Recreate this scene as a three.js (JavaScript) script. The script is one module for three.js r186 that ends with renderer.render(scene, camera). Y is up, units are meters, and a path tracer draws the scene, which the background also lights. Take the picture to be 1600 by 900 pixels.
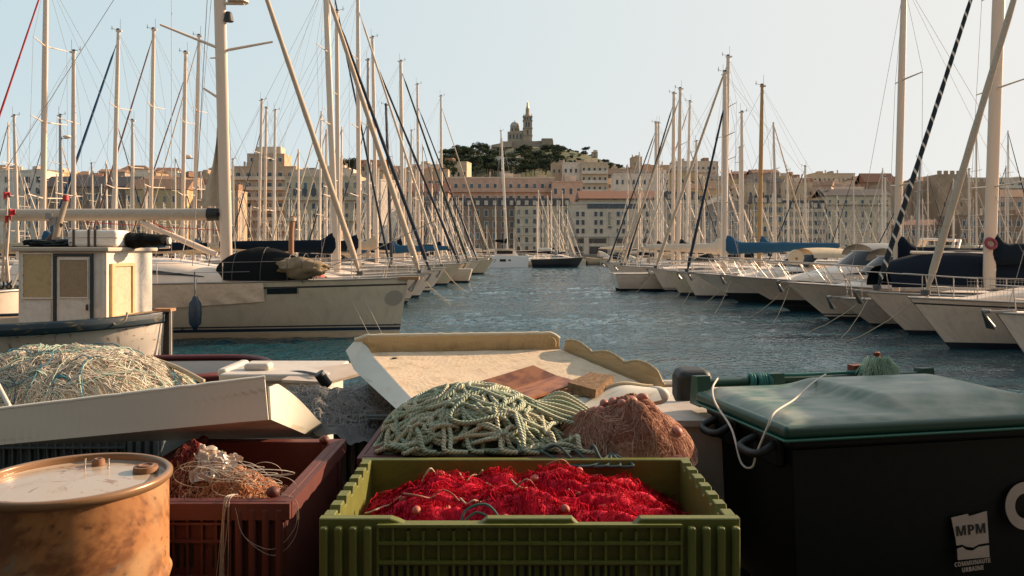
import * as THREE from 'three';
import { mergeGeometries, toCreasedNormals } from 'three/addons/utils/BufferGeometryUtils.js';
import { RoundedBoxGeometry } from 'three/addons/geometries/RoundedBoxGeometry.js';
import { ImprovedNoise } from 'three/addons/math/ImprovedNoise.js';
import { FontLoader } from 'three/addons/loaders/FontLoader.js';
import { TextGeometry } from 'three/addons/geometries/TextGeometry.js';

// ---------------------------------------------------------------- camera, sky, sun
const scene = new THREE.Scene();
const EYE = 1.6, FOC = 1250, HOR = 391, WATER = -1.2;
const camera = new THREE.PerspectiveCamera(2 * Math.atan(450 / FOC) * 180 / Math.PI, 16 / 9, 0.1, 4000);
camera.position.set(0, EYE, 0);
camera.lookAt(0, EYE, -10);
camera.setViewOffset(1600, 900, 0, 450 - HOR, 1600, 900);
const renderer = new THREE.WebGLRenderer({ antialias: true });
renderer.toneMapping = THREE.LinearToneMapping;
renderer.toneMappingExposure = 1.75;
renderer.shadowMap.enabled = true;

const SAZ = 27 * Math.PI / 180, SEL = 22 * Math.PI / 180;
const SUN = new THREE.Vector3(Math.cos(SAZ) * Math.cos(SEL), Math.sin(SEL), -Math.sin(SAZ) * Math.cos(SEL));
const sun = new THREE.DirectionalLight(new THREE.Color().setRGB(1, 0.71, 0.46), 5);
sun.position.copy(SUN).multiplyScalar(400); sun.target.position.set(0, 0, 0);
sun.castShadow = true; sun.shadow.mapSize.set(4096, 4096); sun.shadow.radius = 1.2;
Object.assign(sun.shadow.camera, { left: -300, right: 300, top: 200, bottom: -200, near: 1, far: 1500 });
scene.add(sun, sun.target);
{
  const sm0 = x => 1 - Math.exp(-2.2 * Math.min(1, Math.max(0, x))) ;
  const W = 1024, H = 512, d = new Float32Array(W * H * 4), v = new THREE.Vector3();
  for (let j = 0; j < H; j++) for (let i = 0; i < W; i++) {
    const ph = ((i + .5) / W - .5) * 2 * Math.PI, th = ((j + .5) / H - .5) * Math.PI;
    v.set(Math.cos(ph) * Math.cos(th), Math.sin(th), Math.sin(ph) * Math.cos(th));
    const e = Math.max(0, v.y), a = sm0(e / .3), a2 = sm0((e - .3) / .7);
    const ang = Math.acos(Math.min(1, v.dot(SUN))) * 180 / Math.PI;
    const w = Math.exp(-((ang / 74) ** 2)), au = 1 + 1.2 * Math.exp(-((ang / 14) ** 2));
    const Hc = [.435, .475, .48], Mc = [.25, .37, .425], Zc = [.035, .10, .165], Gc = [.53 * au, .505 * au, .475 * au];
    for (let k = 0; k < 3; k++) {
      let c = Hc[k] + (Mc[k] - Hc[k]) * a; c += (Zc[k] - c) * a2; c += (Gc[k] - c) * w;
      if (v.y < 0) c *= Math.max(.35, 1 + v.y * 6);
      d[(j * W + i) * 4 + k] = c;
    }
    d[(j * W + i) * 4 + 3] = 1;
  }
  const t = new THREE.DataTexture(d, W, H, THREE.RGBAFormat, THREE.FloatType);
  t.mapping = THREE.EquirectangularReflectionMapping; t.magFilter = THREE.LinearFilter; t.minFilter = THREE.LinearFilter;
  t.wrapS = THREE.RepeatWrapping; t.needsUpdate = true;
  scene.background = t; scene.environment = t;
}

// ---------------------------------------------------------------- helpers
let seed = 7; const RS = s => { seed = s; };
const R = () => { seed |= 0; seed = seed + 0x6D2B79F5 | 0; let t = Math.imul(seed ^ seed >>> 15, 1 | seed); t = t + Math.imul(t ^ t >>> 7, 61 | t) ^ t; return ((t ^ t >>> 14) >>> 0) / 4294967296; };
const rr = (a, b) => a + (b - a) * R();
const pick = a => a[Math.floor(R() * a.length)];
const lerp = (a, b, t) => a + (b - a) * t, cl = (x, a = 0, b = 1) => Math.min(b, Math.max(a, x));
const sm = (a, b, x) => { x = cl((x - a) / (b - a)); return x * x * (3 - 2 * x); };
const V = (x, y, z) => new THREE.Vector3(x, y, z);
const C = (r, g, b) => new THREE.Color().setRGB(r, g, b);
const pn = new ImprovedNoise();
const nz = (x, y, z = 0) => pn.noise(x, y, z);
const fbm = (x, y, z = 0, o = 4) => { let s = 0, a = .5; for (let i = 0; i < o; i++) { s += a * pn.noise(x, y, z + i * 7.3); x *= 2.03; y *= 2.03; z *= 2.03; a *= .5; } return s; };
// the point seen at photograph pixel (px, py) at distance D in front of the camera
const X = (px, D) => (px - 800) * D / FOC, Y = (py, D) => EYE - (py - HOR) * D / FOC;
const P = (px, py, D) => V(X(px, D), Y(py, D), -D);

class GB {
  constructor() { this.p = []; this.n = []; this.u = []; this.c = []; this.i = []; this.col = null; }
  get k() { return this.p.length / 3; }
  vtx(x, y, z, a, b, c, u, v) { this.p.push(x, y, z); this.n.push(a, b, c); this.u.push(u, v); if (this.col) this.c.push(...this.col); }
  quad(a, b, c, d, sc = 1) {
    const n = V(b.x - a.x, b.y - a.y, b.z - a.z).cross(V(d.x - a.x, d.y - a.y, d.z - a.z)); if (n.lengthSq() < 1e-16) n.set(b.x - c.x, b.y - c.y, b.z - c.z).cross(V(d.x - c.x, d.y - c.y, d.z - c.z)); n.normalize();
    const e = V(b.x - a.x, b.y - a.y, b.z - a.z); const l = e.length() || 1; e.divideScalar(l); const f = n.clone().cross(e), k = this.k;
    const h = Math.abs(a.x) * .37 + Math.abs(a.z) * .53;
    for (const q of [a, b, c, d]) { const r = V(q.x - a.x, q.y - a.y, q.z - a.z); this.vtx(q.x, q.y, q.z, n.x, n.y, n.z, h + r.dot(e) * sc, r.dot(f) * sc); }
    this.i.push(k, k + 1, k + 2, k, k + 2, k + 3); return this;
  }
  box(x0, y0, z0, x1, y1, z1) {
    if (x0 > x1) [x0, x1] = [x1, x0]; if (y0 > y1) [y0, y1] = [y1, y0]; if (z0 > z1) [z0, z1] = [z1, z0];
    const q = (...a) => this.quad(...a.map(m => V(m & 1 ? x1 : x0, m & 2 ? y1 : y0, m & 4 ? z1 : z0)));
    q(4, 5, 7, 6); q(1, 0, 2, 3); q(5, 1, 3, 7); q(0, 4, 6, 2); q(6, 7, 3, 2); q(0, 1, 5, 4); return this;
  }
  cbox(x, y, z, w, h, d) { return this.box(x - w / 2, y - h / 2, z - d / 2, x + w / 2, y + h / 2, z + d / 2); }
  // prism between two equal rings of points (ring a seen counter-clockwise from outside)
  prism(a, b) { const n = a.length; for (let i = 0; i < n; i++) { const j = (i + 1) % n; this.quad(a[i], a[j], b[j], b[i]); } const ca = V(), cb = V(); for (let i = 0; i < n; i++) { ca.add(a[i]); cb.add(b[i]); } const dir = cb.sub(ca).divideScalar(n); this.fan(a, dir.clone().negate()); this.fan(b, dir); return this; }
  fan(a, rev) {
    const s = a.map(q => q), n = V(0, 0, 0); for (let i = 0; i < s.length; i++) { const p = s[i], q = s[(i + 1) % s.length]; n.add(V((p.y - q.y) * (p.z + q.z), (p.z - q.z) * (p.x + q.x), (p.x - q.x) * (p.y + q.y))); }
    n.normalize(); if (rev && rev.isVector3) { if (n.dot(rev) < 0) n.negate(); } else if (rev) n.negate(); const k = this.k;
    const ax = Math.abs(n.x), ay = Math.abs(n.y), az = Math.abs(n.z);
    for (const q of s) { const uv = ay >= ax && ay >= az ? [q.x, q.z] : ax >= az ? [q.z, q.y] : [q.x, q.y]; this.vtx(q.x, q.y, q.z, n.x, n.y, n.z, uv[0], uv[1]); }
    const f2 = THREE.ShapeUtils.triangulateShape(s.map(q => ay >= ax && ay >= az ? new THREE.Vector2(q.x, q.z) : ax >= az ? new THREE.Vector2(q.z, q.y) : new THREE.Vector2(q.x, q.y)), []);
    for (const t of f2) { const [A, B, D] = t.map(i => s[i]), w = V(B.x - A.x, B.y - A.y, B.z - A.z).cross(V(D.x - A.x, D.y - A.y, D.z - A.z)).dot(n) >= 0; this.i.push(k + t[0], k + t[w ? 1 : 2], k + t[w ? 2 : 1]); } return this;
  }
  tube(pts, r, sides = 6, closed = false, uo = 0) {
    const m = pts.length, rf = typeof r === 'function' ? r : () => r; if (m < 2) return this;
    let nx = null, len = uo; const k0 = this.k, t = V(), prev = V();
    for (let i = 0; i < m; i++) {
      const a = pts[closed ? (i - 1 + m) % m : Math.max(0, i - 1)], b = pts[closed ? (i + 1) % m : Math.min(m - 1, i + 1)];
      t.set(b.x - a.x, b.y - a.y, b.z - a.z); if (t.lengthSq() < 1e-14) t.copy(prev); t.normalize(); prev.copy(t);
      if (!nx) { nx = Math.abs(t.y) < .9 ? V(0, 1, 0) : V(1, 0, 0); }
      nx.addScaledVector(t, -nx.dot(t)); if (nx.lengthSq() < 1e-8) nx.set(t.z, t.x, t.y).addScaledVector(t, -(t.z * t.x + t.x * t.y + t.y * t.z)); nx.normalize();
      const by = t.clone().cross(nx), q = pts[i], ra = rf(i / (m - 1));
      if (i) len += Math.hypot(q.x - pts[i - 1].x, q.y - pts[i - 1].y, q.z - pts[i - 1].z);
      for (let s = 0; s <= sides; s++) { const A = s / sides * 2 * Math.PI, c = Math.cos(A), d = Math.sin(A), ax = nx.x * c + by.x * d, ay = nx.y * c + by.y * d, az = nx.z * c + by.z * d; this.vtx(q.x + ax * ra, q.y + ay * ra, q.z + az * ra, ax, ay, az, len, s / sides); }
    }
    for (let i = 0; i < m - 1; i++) for (let s = 0; s < sides; s++) { const a = k0 + i * (sides + 1) + s, b = a + sides + 1; this.i.push(a, a + 1, b + 1, a, b + 1, b); }
    if (!closed && sides > 3) for (const e of [0, m - 1]) { const k = this.k, q = pts[e], s0 = k0 + e * (sides + 1); this.vtx(q.x, q.y, q.z, prev.x * (e ? 1 : -1), prev.y * (e ? 1 : -1), prev.z * (e ? 1 : -1), 0, 0); for (let s = 0; s < sides; s++) e ? this.i.push(k, s0 + s, s0 + s + 1) : this.i.push(k, s0 + s + 1, s0 + s); }
    return this;
  }
  bar(a, b, r, sides = 5, r2) { return this.tube([a, b], r2 === undefined ? r : (t => lerp(r, r2, t)), sides); }
  // grid surface from f(s,t) -> Vector3; uv in metres (approximate)
  grid(f, ns, nt, su = 1, sv = 1) {
    const k = this.k, Q = []; for (let j = 0; j <= nt; j++) for (let i = 0; i <= ns; i++) Q.push(f(i / ns, j / nt));
    const g = (i, j) => Q[j * (ns + 1) + i];
    for (let j = 0; j <= nt; j++) for (let i = 0; i <= ns; i++) {
      const a = g(Math.max(0, i - 1), j), b = g(Math.min(ns, i + 1), j), c = g(i, Math.max(0, j - 1)), d = g(i, Math.min(nt, j + 1));
      const n = V(b.x - a.x, b.y - a.y, b.z - a.z).cross(V(d.x - c.x, d.y - c.y, d.z - c.z)).normalize(), q = g(i, j);
      this.vtx(q.x, q.y, q.z, n.x, n.y, n.z, i / ns * su, j / nt * sv);
    }
    for (let j = 0; j < nt; j++) for (let i = 0; i < ns; i++) { const a = k + j * (ns + 1) + i, b = a + ns + 1; this.i.push(a, a + 1, b + 1, a, b + 1, b); }
    return this;
  }
  add(geo, mat) {
    if (mat) geo = geo.clone().applyMatrix4(mat); const k = this.k, p = geo.attributes.position, n = geo.attributes.normal, u = geo.attributes.uv;
    for (let i = 0; i < p.count; i++) this.vtx(p.getX(i), p.getY(i), p.getZ(i), n.getX(i), n.getY(i), n.getZ(i), u ? u.getX(i) : 0, u ? u.getY(i) : 0);
    if (geo.index) for (let i = 0; i < geo.index.count; i++) this.i.push(k + geo.index.getX(i)); else for (let i = 0; i < p.count; i++) this.i.push(k + i);
    return this;
  }
  geo() {
    const g = new THREE.BufferGeometry();
    g.setAttribute('position', new THREE.Float32BufferAttribute(this.p, 3)); g.setAttribute('normal', new THREE.Float32BufferAttribute(this.n, 3)); g.setAttribute('uv', new THREE.Float32BufferAttribute(this.u, 2));
    if (this.c.length) g.setAttribute('color', new THREE.Float32BufferAttribute(this.c, 3));
    g.setIndex(this.i); return g;
  }
}
const gb = () => new GB();
const T = (x, y, z, rx = 0, ry = 0, rz = 0, s = 1) => new THREE.Matrix4().compose(V(x, y, z), new THREE.Quaternion().setFromEuler(new THREE.Euler(rx, ry, rz)), typeof s === 'number' ? V(s, s, s) : s);
const cat = (pts, n = 40, closed = false) => new THREE.CatmullRomCurve3(pts, closed, 'catmullrom', .5).getPoints(n);
const rbox = (w, h, d, r = .01, s = 2) => new RoundedBoxGeometry(w, h, d, s, Math.min(r, w / 2.01, h / 2.01, d / 2.01));
const names = {};
const numbered = n => { const k = names[n] = (names[n] ?? -1) + 1; return k ? `${n}_${String(k).padStart(3, '0')}` : n; };
function mesh(name, g, m, parent) {
  if (g instanceof GB) g = g.geo(); const o = new THREE.Mesh(g, m); o.castShadow = o.receiveShadow = true;
  o.name = parent && parent !== scene ? name : numbered(name); (parent || scene).add(o); return o;
}
function tag(o, label, category, group, kind) { Object.assign(o.userData, { label, category }); if (group) o.userData.group = group; if (kind) o.userData.kind = kind; return o; }
function thing(name, label, category, pos = [0, 0, 0], ry = 0, group) {
  const o = new THREE.Group(); o.name = numbered(name); scene.add(o); o.position.set(...pos); o.rotation.y = ry; return tag(o, label, category, group);
}
function struct(name, g, m) { const o = mesh(name, g, m); o.userData.kind = 'structure'; return o; }
function dup(o, label, group) { const c = o.clone(); c.name = numbered(o.name.replace(/_\d{3}$/, '')); c.userData = { ...o.userData, label: label ?? o.userData.label }; if (group) c.userData.group = group; scene.add(c); return c; }

// ---------------------------------------------------------------- textures and materials
function tex(n, fn, { rep = [1, 1], srgb = true } = {}) {
  const d = new Uint8Array(n * n * 4);
  for (let j = 0; j < n; j++) for (let i = 0; i < n; i++) { const c = fn(i / n, j / n, i, j), o = (j * n + i) * 4; for (let k = 0; k < 3; k++) { let v = cl(typeof c === 'number' ? c : c[k]); if (srgb) v = v <= .0031308 ? v * 12.92 : 1.055 * v ** (1 / 2.4) - .055; d[o + k] = v * 255; } d[o + 3] = 255; }
  const t = new THREE.DataTexture(d, n, n, THREE.RGBAFormat); t.wrapS = t.wrapT = THREE.RepeatWrapping; t.magFilter = THREE.LinearFilter; t.minFilter = THREE.LinearMipmapLinearFilter; t.generateMipmaps = true;
  t.repeat.set(...rep); if (srgb) t.colorSpace = THREE.SRGBColorSpace; t.needsUpdate = true; return t;
}
// tileable fbm
const tf = (u, v, f, o = 4, s = 0) => { const a = u * 2 * Math.PI, b = v * 2 * Math.PI, r = f / (2 * Math.PI); return fbm(Math.cos(a) * r + s + Math.cos(b) * r * .71, Math.sin(a) * r + s * 1.7 - Math.sin(b) * r * .53, Math.sin(b) * r + Math.cos(b) * r * .6 + s, o); };
const mixc = (a, b, t) => [lerp(a[0], b[0], t), lerp(a[1], b[1], t), lerp(a[2], b[2], t)];
const texGrime = tex(512, (u, v) => { const a = tf(u, v, 5), b = tf(u, v, 22, 4, 3), s = tf(u, v * .15, 30, 3, 9); const k = 1 - .16 * cl(a * 2 + .2) - .1 * cl(b * 2) - .04 * cl(s * 2.5); return [k, k * .99, k * .965]; });
const texRough = tex(256, (u, v) => .55 + .5 * tf(u, v, 9, 4, 5), { srgb: false });
const texStone = tex(512, (u, v) => { const k = .86 + .3 * tf(u, v, 9) + .22 * tf(u, v, 40, 3, 4); return [k, k * .985, k * .95]; });
const texFine = tex(256, (u, v) => .5 + .6 * tf(u, v, 60, 3, 2), { srgb: false });
const mats = {};
const std = (c, rough = .6, o = {}) => new THREE.MeshPhysicalMaterial({ color: c instanceof THREE.Color ? c : C(...c), roughness: rough, ...o });
const rep = (t, x, y = x) => { const c = t.clone(); c.repeat.set(x, y); c.needsUpdate = true; return c; };
const grime1 = rep(texGrime, .35), grime2 = rep(texGrime, 1.3), stone1 = rep(texStone, .06), stone2 = rep(texStone, .8);
const M = {
  gel: std([.80, .63, .50], .32, { map: grime1, roughnessMap: rep(texRough, .4) }),
  gelB: std([.72, .57, .45], .35, { map: grime1 }),
  gelW: std([.82, .69, .58], .35, { map: grime1 }),
  gelC: std([.66, .53, .37], .38, { map: grime1 }),
  deck: std([.60, .53, .45], .7, { map: rep(texGrime, .8) }),
  anti: std([.018, .022, .03], .6), navy: std([.015, .03, .055], .45), dgrey: std([.05, .045, .042], .4), black: std([.012, .014, .015], .55),
  mast: std([.70, .56, .44], .45), mastW: std([.76, .65, .54], .4), mastG: std([.34, .31, .28], .4, { metalness: .3 }), wood: std([.42, .24, .09], .5), mastD: std([.03, .035, .045], .5),
  steel: std([.55, .50, .45], .4, { metalness: .6 }), wire: std([.27, .25, .235], .7), wireD: std([.08, .08, .085], .5),
  canvas: std([.50, .40, .28], .9, { map: grime2 }), canvasW: std([.60, .53, .44], .9, { map: grime2 }), canvasN: std([.008, .014, .024], .95, { specularIntensity: .3 }), canvasB: std([.012, .075, .15], .9), canvasK: std([.008, .009, .01], 1, { specularIntensity: .3 }), canvasG: std([.19, .21, .22], .85), canvasT: std([.02, .11, .13], .9),
  glass: std([.015, .017, .02], .08), teak: std([.28, .17, .08], .7), red: std([.42, .03, .03], .6), orange: std([.55, .12, .03], .6),
};

// ---------------------------------------------------------------- ground, quays, water
{
  const g = gb().box(-90, -3.2, -5.3, 90, 0, 40);
  const t = tex(512, (u, v) => { const k = .75 + .5 * tf(u, v, 12) + .3 * tf(u, v, 60, 3, 3); return [k, k * .97, k * .92]; }, { rep: [.3, .3] });
  struct('quay_pavement', g, std([.06, .055, .05], .85, { map: t, bumpMap: texFine, bumpScale: .004 }));
  struct('kerb_stone', gb().box(-90, .004, -5.36, 90, .09, -4.95), std([.3, .26, .21], .8, { map: stone2 }));
  struct('far_quay', gb().box(-700, -4, -420, 700, .1, -286), std([.30, .25, .2], .85, { map: stone1 }));
}
function waveH(x, z) {
  const a = nz(x * .55 + 3, z * .9, 1.3) * .055 + nz(x * 1.5, z * 2.3 + 9, 4.1) * .04 + nz(x * 3.7 + 2, z * 5.2, 8.2) * .02;
  const b = .35 + 1.1 * sm(-.25, .35, fbm(x * .045, z * .085, 2.2, 3));       // calmer and ruffled lanes
  return a * b;
}
{
  const bump = tex(1024, (u, v) => .5 + .42 * tf(u, v, 44, 4, 2) + .34 * tf(u, v * 1.0, 120, 3, 6), { srgb: false, rep: [1, 1] });
  const wm = std([.006, .05, .068], .06, { ior: 1.33, bumpMap: bump, bumpScale: .075, specularIntensity: 1 });
  const near = gb(); // fine chop close by, coarse further out, one continuous sheet
  const rows = []; let z = -5.4; while (z > -290) { rows.push(z); z -= Math.max(.11, -z * .0062); } rows.push(-290);
  const cols = []; let x = 0; while (x < 420) { cols.push(x); x += x < 26 ? .14 : Math.max(.14, (x - 26) * .06); } const cs = [...cols.slice(1).map(v => -v).reverse(), ...cols];
  const nx = cs.length;
  for (const zz of rows) for (const xx of cs) {
    const fade = sm(220, 90, Math.hypot(xx, zz)), e = .05, k = Math.abs(xx) > 40 ? .0 : fade;
    const h = k ? waveH(xx, zz) * k : 0, hx = k ? (waveH(xx + e, zz) * k - h) / e : 0, hz = k ? (waveH(xx, zz + e) * k - h) / e : 0, l = Math.hypot(hx, 1, hz);
    near.vtx(xx, WATER + h, zz, -hx / l, 1 / l, -hz / l, xx / 11, zz / 11);
  }
  for (let j = 0; j < rows.length - 1; j++) for (let i = 0; i < nx - 1; i++) { const a = j * nx + i, b = a + nx; near.i.push(a, a + 1, b + 1, a, b + 1, b); }
  struct('harbour_water', near, wm);
}

// ---------------------------------------------------------------- hill and terrain
function hillY(x, D) {
  // general rise behind the far quay, plus the church hill
  let h = .1 + 30 * sm(300, 520, D) + 38 * sm(480, 1000, D);
  h *= .82 + .25 * fbm(x * .004 + 5, D * .004, 3, 3);
  const u = (x - 30) / (x > 30 ? 190 : 155), w = (D - 1170) / 260;
  h += 92 * Math.exp(-Math.pow(Math.abs(u), 2.2)) * Math.exp(-w * w);
  return h;
}
{
  const rows = []; for (let i = 0; i <= 90; i++) rows.push(312 + Math.pow(i / 90, 1.35) * 1500);
  const t = tex(512, (u, v) => mixc(mixc([.07, .085, .035], [.17, .14, .075], sm(-.12, .28, tf(u, v, 14))), [.04, .06, .025], sm(.05, .3, tf(u, v, 50, 3, 8))), { rep: [1, 1] });
  struct('hillside_terrain', gb().grid((s, q) => { const D = 312 + Math.pow(q, 1.35) * 1500, x = lerp(-1300, 1300, s); return V(x, hillY(x, D) - .6 + 2.5 * nz(x * .03, D * .03), -D); }, 200, 90, 40, 24), std([1, 1, 1], .95, { map: t }));
}

// ---------------------------------------------------------------- buildings
const W = {
  cream: std([.64, .49, .34], .9, { map: stone1 }), pale: std([.72, .56, .43], .9, { map: stone1 }), white: std([.80, .67, .56], .9, { map: stone1 }), tan: std([.54, .38, .26], .9, { map: stone1 }), pink: std([.58, .385, .29], .9, { map: stone1 }), ochre: std([.58, .40, .21], .9, { map: stone1 }), grey: std([.38, .31, .26], .9, { map: stone1 }), brown: std([.28, .185, .13], .9, { map: stone1 }), stone: std([.42, .30, .21], .95, { map: rep(texStone, .03) }),
  roof: std([.25, .115, .075], .9, { map: rep(texStone, .2) }), roofT: std([.33, .19, .12], .9, { map: rep(texStone, .2) }), slate: std([.07, .06, .058], .8), conc: std([.36, .32, .28], .9, { map: stone1 }),
  pane: std([.035, .042, .05], .12), shutB: std([.12, .15, .16], .8), shutT: std([.26, .2, .14], .8), frame: std([.55, .49, .42], .8), rail: std([.16, .145, .13], .7), lite: std([.62, .56, .49], .85),
};
const winGeo = {};
function winPair(w, h) {            // frame ring (outer size w x h, 10 cm deep) and the pane set into it
  const k = w.toFixed(2) + 'x' + h.toFixed(2); if (winGeo[k]) return winGeo[k];
  const f = Math.min(.16, w * .12), d = .12, g = gb();
  g.box(-w / 2, -h / 2, -.25, -w / 2 + f, h / 2, d).box(w / 2 - f, -h / 2, -.25, w / 2, h / 2, d).box(-w / 2 + f, h / 2 - f, -.25, w / 2 - f, h / 2, d).box(-w / 2 + f, -h / 2, -.25, w / 2 - f, -h / 2 + f, d + .06);
  return winGeo[k] = [g.geo(), gb().box(-w / 2 + f, -h / 2 + f, -.2, w / 2 - f, h / 2 - f, .03).geo(), gb().box(-w / 2 - w * .42, -h / 2, 0, -w / 2 - .02, h / 2, .07).box(w / 2 + .02, -h / 2, 0, w / 2 + w * .42, h / 2, .07).geo()];
}
// a block seen at pixels x0..x1, from base row yb to top row yt, with its front at distance D
function building(o) {
  const { x0, x1, yt, D, wall, label, cat = 'building', cols = 5, rows = 4, group } = o;
  const w = (x1 - x0) * D / FOC, cx = X((x0 + x1) / 2, D), top = Y(yt, D), base = o.yb === undefined ? Math.max(.1, hillY(cx, D) - 6) : Y(o.yb, D), dep = o.dep ?? Math.max(9, w * .5), h = top - base;
  const b = thing(o.name ?? 'apartment_building', label, cat, [cx, base, -D], o.ry ?? 0, group);
  mesh('wall', gb().box(-w / 2, 0, -dep, w / 2, h, 0), W[wall], b);
  const rm = W[o.roofMat ?? 'roof'];
  if (o.roof === 'gable') { const rh = o.rh ?? w * .16, e = .5; mesh('roof', gb().prism([V(-w / 2 - e, h + .02, e), V(w / 2 + e, h + .02, e), V(w / 2 + e, h + .02, -dep - e), V(-w / 2 - e, h + .02, -dep - e)].reverse(), [V(-w / 2 - e, h + .1, e), V(w / 2 + e, h + .1, e), V(w / 2 + e, h + rh, -dep / 2), V(-w / 2 - e, h + rh, -dep / 2)].reverse()), rm, b);
    mesh('roof_back', gb().prism([V(-w / 2 - e, h + .02, -dep / 2 - .05), V(w / 2 + e, h + .02, -dep / 2 - .05), V(w / 2 + e, h + .02, -dep - e), V(-w / 2 - e, h + .02, -dep - e)].reverse(), [V(-w / 2 - e, h + rh - .03, -dep / 2 - .05), V(w / 2 + e, h + rh - .03, -dep / 2 - .05), V(w / 2 + e, h + .1, -dep - e), V(-w / 2 - e, h + .1, -dep - e)].reverse()), rm, b); }
  else if (o.roof === 'pediment') { const rh = o.rh ?? w * .2; mesh('pediment', gb().prism([V(-w / 2, h + .02, -.3), V(w / 2, h + .02, -.3), V(0, h + rh, -.3)].reverse(), [V(-w / 2, h + .02, -dep), V(w / 2, h + .02, -dep), V(0, h + rh, -dep)].reverse()), W[wall], b);
    for (const s of [-1, 1]) mesh('roof', gb().prism([V(0, h + rh + .05, .5), V(s * (w / 2 + .6), h - .2, .5), V(s * (w / 2 + .6), h + .35, .5), V(0, h + rh + .7, .5)], [V(0, h + rh + .05, -dep), V(s * (w / 2 + .6), h - .2, -dep), V(s * (w / 2 + .6), h + .35, -dep), V(0, h + rh + .7, -dep)]), rm, b); }
  else if (o.roof === 'hip') { const rh = o.rh ?? 2.5, e = .6; const a = [V(-w / 2 - e, h + .02, e), V(w / 2 + e, h + .02, e), V(w / 2 + e, h + .02, -dep - e), V(-w / 2 - e, h + .02, -dep - e)], i = Math.min(w, dep) * .36, c = [V(-w / 2 + i, h + rh, -i), V(w / 2 - i, h + rh, -i), V(w / 2 - i, h + rh, -dep + i), V(-w / 2 + i, h + rh, -dep + i)]; mesh('roof', gb().prism(a.reverse(), c.reverse()), rm, b); }
  else if (o.roof === 'mansard') { const rh = o.rh ?? 3.2, a = [V(-w / 2, h + .02, -.1), V(w / 2, h + .02, -.1), V(w / 2, h + .02, -dep), V(-w / 2, h + .02, -dep)], c = [V(-w / 2 + .5, h + rh, -1.4), V(w / 2 - .5, h + rh, -1.4), V(w / 2 - .5, h + rh, -dep + 1), V(-w / 2 + .5, h + rh, -dep + 1)]; const m = mesh('roof', gb().prism(a.reverse(), c.reverse()), W.slate, b); for (let i = 0; i < cols; i++) { const x = -w / 2 + (i + .5) * w / cols; mesh('dormer', gb().box(x - .7, h + .4, -1.5, x + .7, h + 2.1, -.15), W.pale, m); } }
  else { mesh('parapet', gb().box(-w / 2 - .15, h + .02, -dep, w / 2 + .15, h + .7, .15), W[o.parapet ?? wall], b); const n = Math.ceil(w / 14); for (let i = 0; i < n; i++) { const x = rr(-.42, .42) * w, s = rr(.8, 2.6), hh = rr(1, 3); mesh('roof_hut', gb().box(x - s, h + .72, -dep * rr(.5, .8) - 1.5, x + s, h + .7 + hh, -dep * rr(.15, .35)), W[pick(['pale', 'tan', 'grey', 'roofT'])], b); } }
  for (let i = 0; i < (o.chim ?? (w > 8 ? 2 : 1)); i++) { const x = rr(-.45, .45) * w, z = -rr(.3, .7) * dep; mesh('chimney', gb().box(x - .35, h - .2, z - .35, x + .35, h + rr(2, 4.2), z + .35), W[pick(['pink', 'tan', 'pale'])], b); }
  // storeys
  const y0 = o.y0 ?? .02, y1 = o.y1 ?? .97, ch = h * (y1 - y0) / rows, cw = w / cols;
  for (let r = 0; r < rows; r++) {
    const yc = h * y0 + (r + .5) * ch;
    if (yc < (o.hide ?? -1)) continue;
    for (let c = 0; c < cols; c++) {
      if (o.skip && o.skip(c, r)) continue;
      const ww = Math.min(cw * (o.ww ?? .5), 2.6), wh = Math.min(ch * (o.wh ?? .62), 2.8), [gf, gp, gs] = winPair(ww, wh);
      const f = mesh('window', gf, W.frame, b); f.position.set(-w / 2 + (c + .5) * cw, yc, 0);
      const p = mesh('pane', gp, W[R() < (o.shut ?? .3) ? pick(['shutB', 'shutT']) : 'pane'], f); if (o.shutters) mesh('shutters', gs, W[o.shutters], f);
    }
    if (o.balc && (o.balc === 1 || r % 2)) { mesh('balcony', gb().box(-w / 2 + .3, yc - ch * .46, .02, w / 2 - .3, yc - ch * .40, 1.3).box(-w / 2 + .3, yc - ch * .40, 1.22, w / 2 - .3, yc - ch * .12, 1.3), W[o.balcMat ?? wall], b); }
    else if (o.band) mesh('string_course', gb().box(-w / 2 - .05, yc - ch * .5, .01, w / 2 + .05, yc - ch * .5 + .35, .28), W[o.bandMat ?? 'frame'], b);
  }
  if (o.side) for (let r = 0; r < rows; r++) for (let c = 0; c < 3; c++) { const [gf, gp] = winPair(1.4, 1.7); const f = mesh('window', gf, W.frame, b); f.position.set(o.side * w / 2, h * y0 + (r + .5) * ch, -dep * (c + .5) / 3); f.rotation.y = o.side * Math.PI / 2; mesh('pane', gp, W.pane, f); }
  return b;
}
RS(11);
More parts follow.
